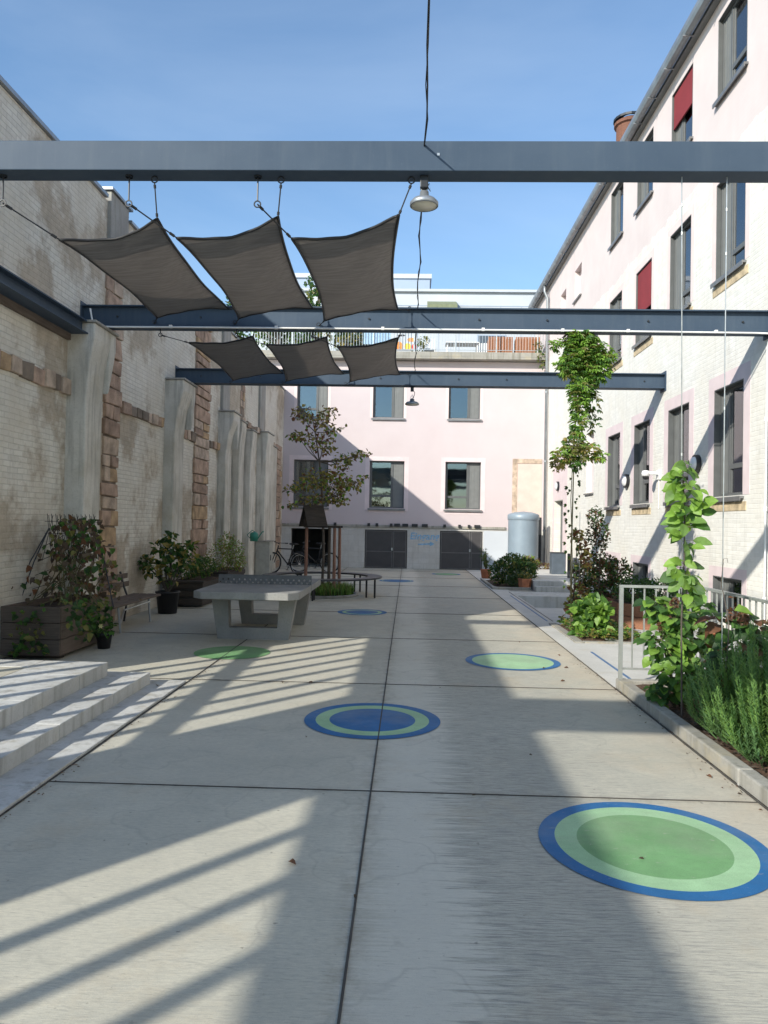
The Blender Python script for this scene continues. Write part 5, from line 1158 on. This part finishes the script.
# small planting bed
bx0, bx1, by0, by1 = 2.55, 3.35, 10.75, 12.5
struct(MB().box(2.40, 2.52, 10.62, 12.62, 0, .03).box(2.525, 3.5, 10.62, 10.72, 0, .03).box(3.38, 3.5, 10.725, 12.62, 0, .03).build('kerb', M['kerb'], bevel=.006))
struct(soilmesh(2.52, 3.38, 10.72, 12.6, .02, .01, M['mulch'], 'planting_bed'))
r = random.Random(81); b = MB()
for i in range(1500):
    x, y = r.uniform(2.53, 3.37), r.uniform(10.73, 12.55)
    if (x-2.7)**2*2+(y-11.9)**2 < .05: continue
    b.leaf(Vector((x, y, .05+r.random()*.10)), Vector((r.gauss(0, 1), r.gauss(0, 1), r.uniform(-.1, .7))), Vector((r.gauss(0, .3), r.gauss(0, .3), 1)), r.uniform(.04, .09), r.uniform(.03, .055), r.choice(mi('bright', 'green', 'olive', 'green', 'yellow')))
tag(b.build('ground_cover', AL, recalc=False), 'mixed leafy ground cover filling the small planting bed', None, None, 'stuff')

# ================================================================== leafy climber on the nearer wire
def magnolia():
    r = random.Random(91); Y0 = 5.95; t = plant('leafy_climber', 'climber with large oval light green leaves on the wire in front of the right wall', 'climbing plant', (2.19, Y0, .1)); b = MB(); s_ = MB()
    def pos(px, py, dy=0): y = Y0+dy; return Vector(((px-408)/742*y, y, 1.65+(524+.018*(px-408)-py)/742*y))
    st_ = [Vector((2.33, 6.35, .06)), pos(679, 620, .22), pos(681, 560, .1), pos(681, 510), pos(678, 465)]; s_.tube(st_, [.008, .007, .006, .005, .003], 7)
    lv = [(470, 12, 9), (482, 22, 15), (494, 27, 18), (506, 27, 18), (518, 24, 16), (530, 22, 12), (542, 15, 7), (566, 18, 8), (577, 20, 13), (587, 18, 10), (597, 10, 4)]
    for py, hw, n_ in lv:
        for i in range(n_):
            a = r.uniform(0, 6.28); base = pos(682+r.uniform(-2, 2), py+r.uniform(-6, 6)); rad = hw/742*Y0*r.uniform(.05, .55)
            d = Vector((math.cos(a), math.sin(a)*.9, .1)); p = base+d*rad; s_.tube([base, p], .0025, 4)
            L = r.uniform(.075, .155); b.oval(p, d*.8+Vector((r.gauss(0, .3), 0, r.uniform(-.95, .5))), Vector((r.gauss(0, .8), -.9, .6)), L, L*r.uniform(.58, .75), r.choice(mi('bright', 'bright', 'green', 'bright', 'grass')), .10)
    s_.build('stem', M['bark'], t); b.build('leaves', AL, t, recalc=False)
magnolia()
def bare():
    t = plant('dried_tendril', 'thin dry tendril with a curled tip on the bare climbing wire', 'plant', (2.49, 5.95, .06)); s_ = MB()
    s_.tube([(2.5, 5.93, .06), (2.53, 5.92, .9), (2.5, 5.93, 1.1), (2.47, 5.93, 1.22), (2.49, 5.94, 1.42), (2.52, 5.94, 1.425), (2.525, 5.94, 1.39)], [.006, .005, .004, .003, .003, .002, .002], 5); s_.build('stem', M['bark'], t)
    b = MB(); r = random.Random(3)
    for z in (.95, 1.0, 1.12, .9): b.leaf(Vector((2.52, 5.92, z)), rv(r), Vector((0, -1, 1)), .05, .025, mi('rust')[0])
    b.leaf(Vector((2.56, 5.9, 1.02)), Vector((1, 0, -.1)), Vector((0, -.5, 1)), .16, .12, mi('bright')[0]); b.build('leaves', AL, t, recalc=False)
bare()
# large bush behind the rosemary
def bigbush(lab, name, blobs, seed, mats, Lr, base):
    r = random.Random(seed); t = plant(name, lab, 'shrub', base); b = MB(); s_ = MB()
    for (x, y, z, rx, ry, rz, n_) in blobs:
        c = Vector((x, y, z)); s_.tube([(base[0]+r.uniform(-.08, .08), base[1]+r.uniform(-.1, .1), .04), (base[0]*.4+c.x*.6, base[1]*.4+c.y*.6, c.z*.6), c], [.012, .009, .004], 6)
        for i in range(n_):
            d = rv(r); p = c+Vector((d.x*rx, d.y*ry, d.z*rz))*(.35+.65*r.random()); L = r.uniform(*Lr); s_.tube([p, c.lerp(p, .5)], .002, 3, cap=False)
            b.oval(p, Vector((d.x, d.y-.2, d.z*.3-.35)), Vector((d.x*.3, d.y*.3-.6, .9))+rv(r)*.3, L, L*r.uniform(.66, .88), r.choice(mi(*mats)), .14)
    s_.build('stems', M['stem'], t); b.build('leaves', AL, t, recalc=False)
bigbush('leafy green bush with broad leaves beside the railing corner post', 'broad_leaved_bush',
    [(2.47, 6.9, .85, .22, .22, .16, 90), (2.32, 6.8, .62, .18, .2, .18, 80), (2.62, 6.85, .65, .22, .2, .2, 90), (2.42, 6.7, .36, .2, .2, .18, 80), (2.30, 6.75, .20, .13, .15, .12, 40), (2.6, 6.6, .4, .2, .2, .2, 60), (2.7, 7.0, .92, .14, .14, .12, 34), (2.28, 6.95, .95, .10, .1, .10, 26)], 93, ('green', 'bright', 'green', 'dark', 'grass'), (.07, .13), (2.48, 6.85, .05))
bigbush('dark green broad leaved plant with rust brown dried flower heads by the railing', 'hydrangea',
    [(2.72, 6.1, .72, .2, .18, .14, 44), (2.58, 6.0, .55, .16, .18, .14, 36), (2.86, 6.0, .6, .15, .2, .18, 36), (2.6, 6.25, .9, .10, .1, .08, 16), (2.84, 6.1, .9, .12, .1, .09, 20)], 94, ('dark', 'green', 'dark', 'rust'), (.09, .17), (2.72, 6.1, .05))
r = random.Random(95); b = MB()
for c in ((2.60, 6.0, .99), (2.70, 6.05, .93), (2.42, 6.8, .98), (2.3, 6.75, .78)):
    for i in range(60): d = rv(r); b.leaf(Vector(c)+d*.03, d, rv(r), .025, .02, r.choice(mi('rust', 'dry', 'rust')))
t = [o for o in bpy.data.objects if o.name.startswith('hydrangea')][0]; b.build('dried_flowers', AL, t, recalc=False)
t = pot('terracotta_pot', 'terracotta pot half hidden between the bush and the railing', 2.88, 7.0, .12, .09, .17, 'terracotta', .52)
t2 = thing('plant_stand', 'thin dark stand carrying the half hidden terracotta pot', 'stand', (2.88, 7.0, .05)); q = MB()
for a in range(3): q.tube([(2.88+.1*math.cos(a*2.1), 7.0+.1*math.sin(a*2.1), .05), (2.88+.07*math.cos(a*2.1), 7.0+.07*math.sin(a*2.1), .515)], .008, 6)
q.lathe([(0, .50), (.09, .50), (.09, .518), (0, .518)], (2.88, 7.0, 0), 16); q.build('frame', M['darkmetal'], t2)
# rosemary
def rosemary():
    r = random.Random(97); t = plant('rosemary_bush', 'dense upright rosemary bush with needle leaves in the right planting bed', 'shrub', (2.72, 5.3, .05)); b = MB(); s_ = MB()
    def pos(c_, rad, n_, h0, h1):
        for i in range(n_):
            a = r.uniform(0, 6.28); q = math.sqrt(r.random()); bx_, by_ = c_[0]+rad[0]*q*math.cos(a)*.55, c_[1]+rad[1]*q*math.sin(a)*.6
            lean = Vector((math.cos(a)*q*rad[0]*.75, math.sin(a)*q*rad[1]*.6, 0)); h = r.uniform(h0, h1)*(1-.42*q*q)
            p0 = Vector((bx_, by_, .05)); p2 = p0+lean+Vector((0, 0, h)); p1 = p0+lean*.75+Vector((0, 0, h*.45)); s_.tube([p0, p1, p2], [.0035, .0025, .0015], 4, cap=False)
            m1 = r.choice(mi('rose', 'rose', 'green', 'grass', 'grass')); nn = int(h*190)
            for k in range(nn):
                f_ = .12+.88*k/nn; p = (p0.lerp(p1, f_*2) if f_ < .5 else p1.lerp(p2, f_*2-1)); ax = (p2-p1).normalized(); o_ = rv(r); o_ = (o_-ax*o_.dot(ax)).normalized()
                L = r.uniform(.022, .042)*(1.0 if f_ < .93 else .6); d = (ax*.6+o_*.8).normalized(); sd2 = d.cross(o_)
                if sd2.length < .01: continue
                sd2 = sd2.normalized()*.0034; q_ = p+d*L; b.add([p-sd2, p+sd2, q_+sd2*.6, q_-sd2*.6], [(0,1,2,3)], m1 if f_ > .5 else mi('dark')[0] if r.random() < .3 else m1)
            
    pos((2.74, 5.30), (.52, .66), 330, .64, 1.06); pos((2.56, 5.75), (.32, .38), 150, .40, .80); pos((2.98, 4.9), (.34, .5), 150, .5, .92); pos((2.52, 5.25), (.26, .5), 130, .25, .58)
    s_.build('stems', L_['rose'], t); b.build('needles', AL, t, recalc=False)
rosemary()
for (x, y, lab, sd_) in ((2.52, 4.93, 'small bright green seedling beside the kerb below the rosemary', 5), (2.75, 4.55, 'small green herb tuft near the kerb at the right edge', 6), (2.62, 4.35, 'lowest small green weed by the kerb at the picture edge', 7)):
    r = random.Random(sd_); t = plant('small_herb', lab, 'plant', (x, y, .05)); b = MB(); cloud(b, (x, y, .11), (.07, .07, .05), 46, .045, .03, mi('bright', 'grass', 'green'), r, up_=.5); b.build('leaves', AL, t, recalc=False)

# ================================================================== background trees above the roofs
def bgtree(x, y, h, rad, n_, lab, seed, z0=0, mats=('dark', 'green', 'olive', 'green'), L=.20):
    r = random.Random(seed); t = plant('background_tree', lab, 'tree', (x, y, z0)); b = MB(); s_ = MB(); s_.tube([(x, y, z0), (x+.1, y, z0+(h-z0)*.5), (x, y, h-.5)], [.16, .10, .03], 7)
    for i in range(16):
        zz = z0+(h-z0)*r.uniform(.42, .96); a = r.uniform(0, 6.28); k = 1-abs((zz-z0)/(h-z0)-.62)*1.4; c = Vector((x+math.cos(a)*rad*k*r.uniform(.3, .9), y+math.sin(a)*rad*k*.8, zz)); s_.tube([(x, y, zz-.6), c], [.04, .012], 5)
        cloud(b, c, (rad*.42, rad*.4, rad*.30), n_//16, L, L*.6, mi(*mats), r)
    s_.build('trunk', M['bark'], t); b.build('crown', AL, t, recalc=False)
bgtree(-7.6, 31.5, 11.6, 1.3, 1500, 'green tree beyond the roof, seen between the left and middle front sails', 101, 0)
bgtree(-4.0, 31.5, 12.1, 1.3, 1100, 'loose tree beyond the roof, seen between the middle and right front sails', 102, 7.8)
bgtree(-5.4, 29.6, 10.0, 1.1, 1300, 'bushy green tree on the roof terrace behind the middle rear sail', 103, 7.8, ('bright', 'green', 'olive', 'dark'), .16)
bgtree(-2.6, 30.0, 9.7, 1.2, 1300, 'bushy yellow green tree on the roof terrace above the right rear sail', 104, 7.8, ('olive', 'green', 'yellow', 'dark'), .16)
fig(.3, YB+.7, 7.8, 'leafy potted plant behind the terrace railing left of the white chair', 105, [(0, 0, .5, .3, .3, .35, 2), (.15, 0, .8, .2, .2, .2, 1)], ('green', 'olive', 'yellow'), .12, 60, .012, 'terrace_plant', 'plant', .5)
fig(4.85, YB-.1, 7.98, 'trailing green plant hanging at the right end of the terrace slab', 106, [(-.1, -.3, -.25, .15, .1, .35, 1), (-.2, -.2, .2, .15, .1, .3, 1)], ('green', 'olive'), .10, 60, .008, 'terrace_plant', 'plant', .6)

# ================================================================== fallen leaves
r = random.Random(111)
spots = [(2.02, 5.05, 'large curled brown'), (2.08, 4.72, 'small dark brown'), (1.9, 8.75, 'orange brown'), (1.62, 8.7, 'tan'), (.35, 7.5, 'small dark'), (1.2, 3.75, 'tiny dark'), (-1.25, 7.55, 'dark brown'), (-.95, 7.6, 'brown'), (-2.42, 7.2, 'dark flat'), (-.2, 3.3, 'small tan'), (-.55, 3.6, 'grey brown'), (1.95, 9.6, 'rust red'), (1.6, 10.6, 'rust'), (1.7, 8.0, 'pale tan'), (.9, 5.4, 'tiny brown'), (-.75, 5.7, 'small brown'), (.42, 4.55, 'tiny black brown')]
for x, y, w_ in spots:
    a = r.uniform(0, 6.28); b = MB(); s2 = r.uniform(.025, .05) if 'tiny' not in w_ and 'small' not in w_ else .018; z = .024 if x < -2.23 else .008
    b.leaf(Vector((x, y, z)), Vector((math.cos(a), math.sin(a), .12)), Vector((0, 0, 1)), s2*1.5, s2, 0, .35)
    o = b.build('fallen_leaf', L_['brown'] if 'dark' in w_ or 'small' in w_ or 'tiny' in w_ else L_['rust'], None, (x, y, z), recalc=False)
    near = 'near the right kerb' if x > 1.5 and y < 6 else 'right of the pale green circle' if x > 1.5 else 'on the steps strip' if x < -2.23 else 'in the middle of the concrete' if x < .5 else 'beside the painted circles'
    tag(o, '%s fallen leaf %s' % (w_, near), 'leaf', 'fallen leaves on the concrete')

r = random.Random(123); b = MB()
for i in range(330):
    if r.random() < .65: x, y = 2.155-abs(r.gauss(0, .05)), r.uniform(2.2, 9.5)
    else: x, y = -2.21+abs(r.gauss(0, .04)), r.uniform(2.5, 9.0)
    s2 = r.uniform(.004, .014); a = r.uniform(0, 6.28)
    b.leaf(Vector((x, y, .007)), Vector((math.cos(a), math.sin(a), .1)), Vector((0, 0, 1)), s2*1.6, s2, r.choice(mi('brown', 'dry', 'rust')), .3)
tag(b.build('leaf_litter', AL, recalc=False), 'fine leaf litter gathered along the kerb and the stone strip', None, None, 'stuff')
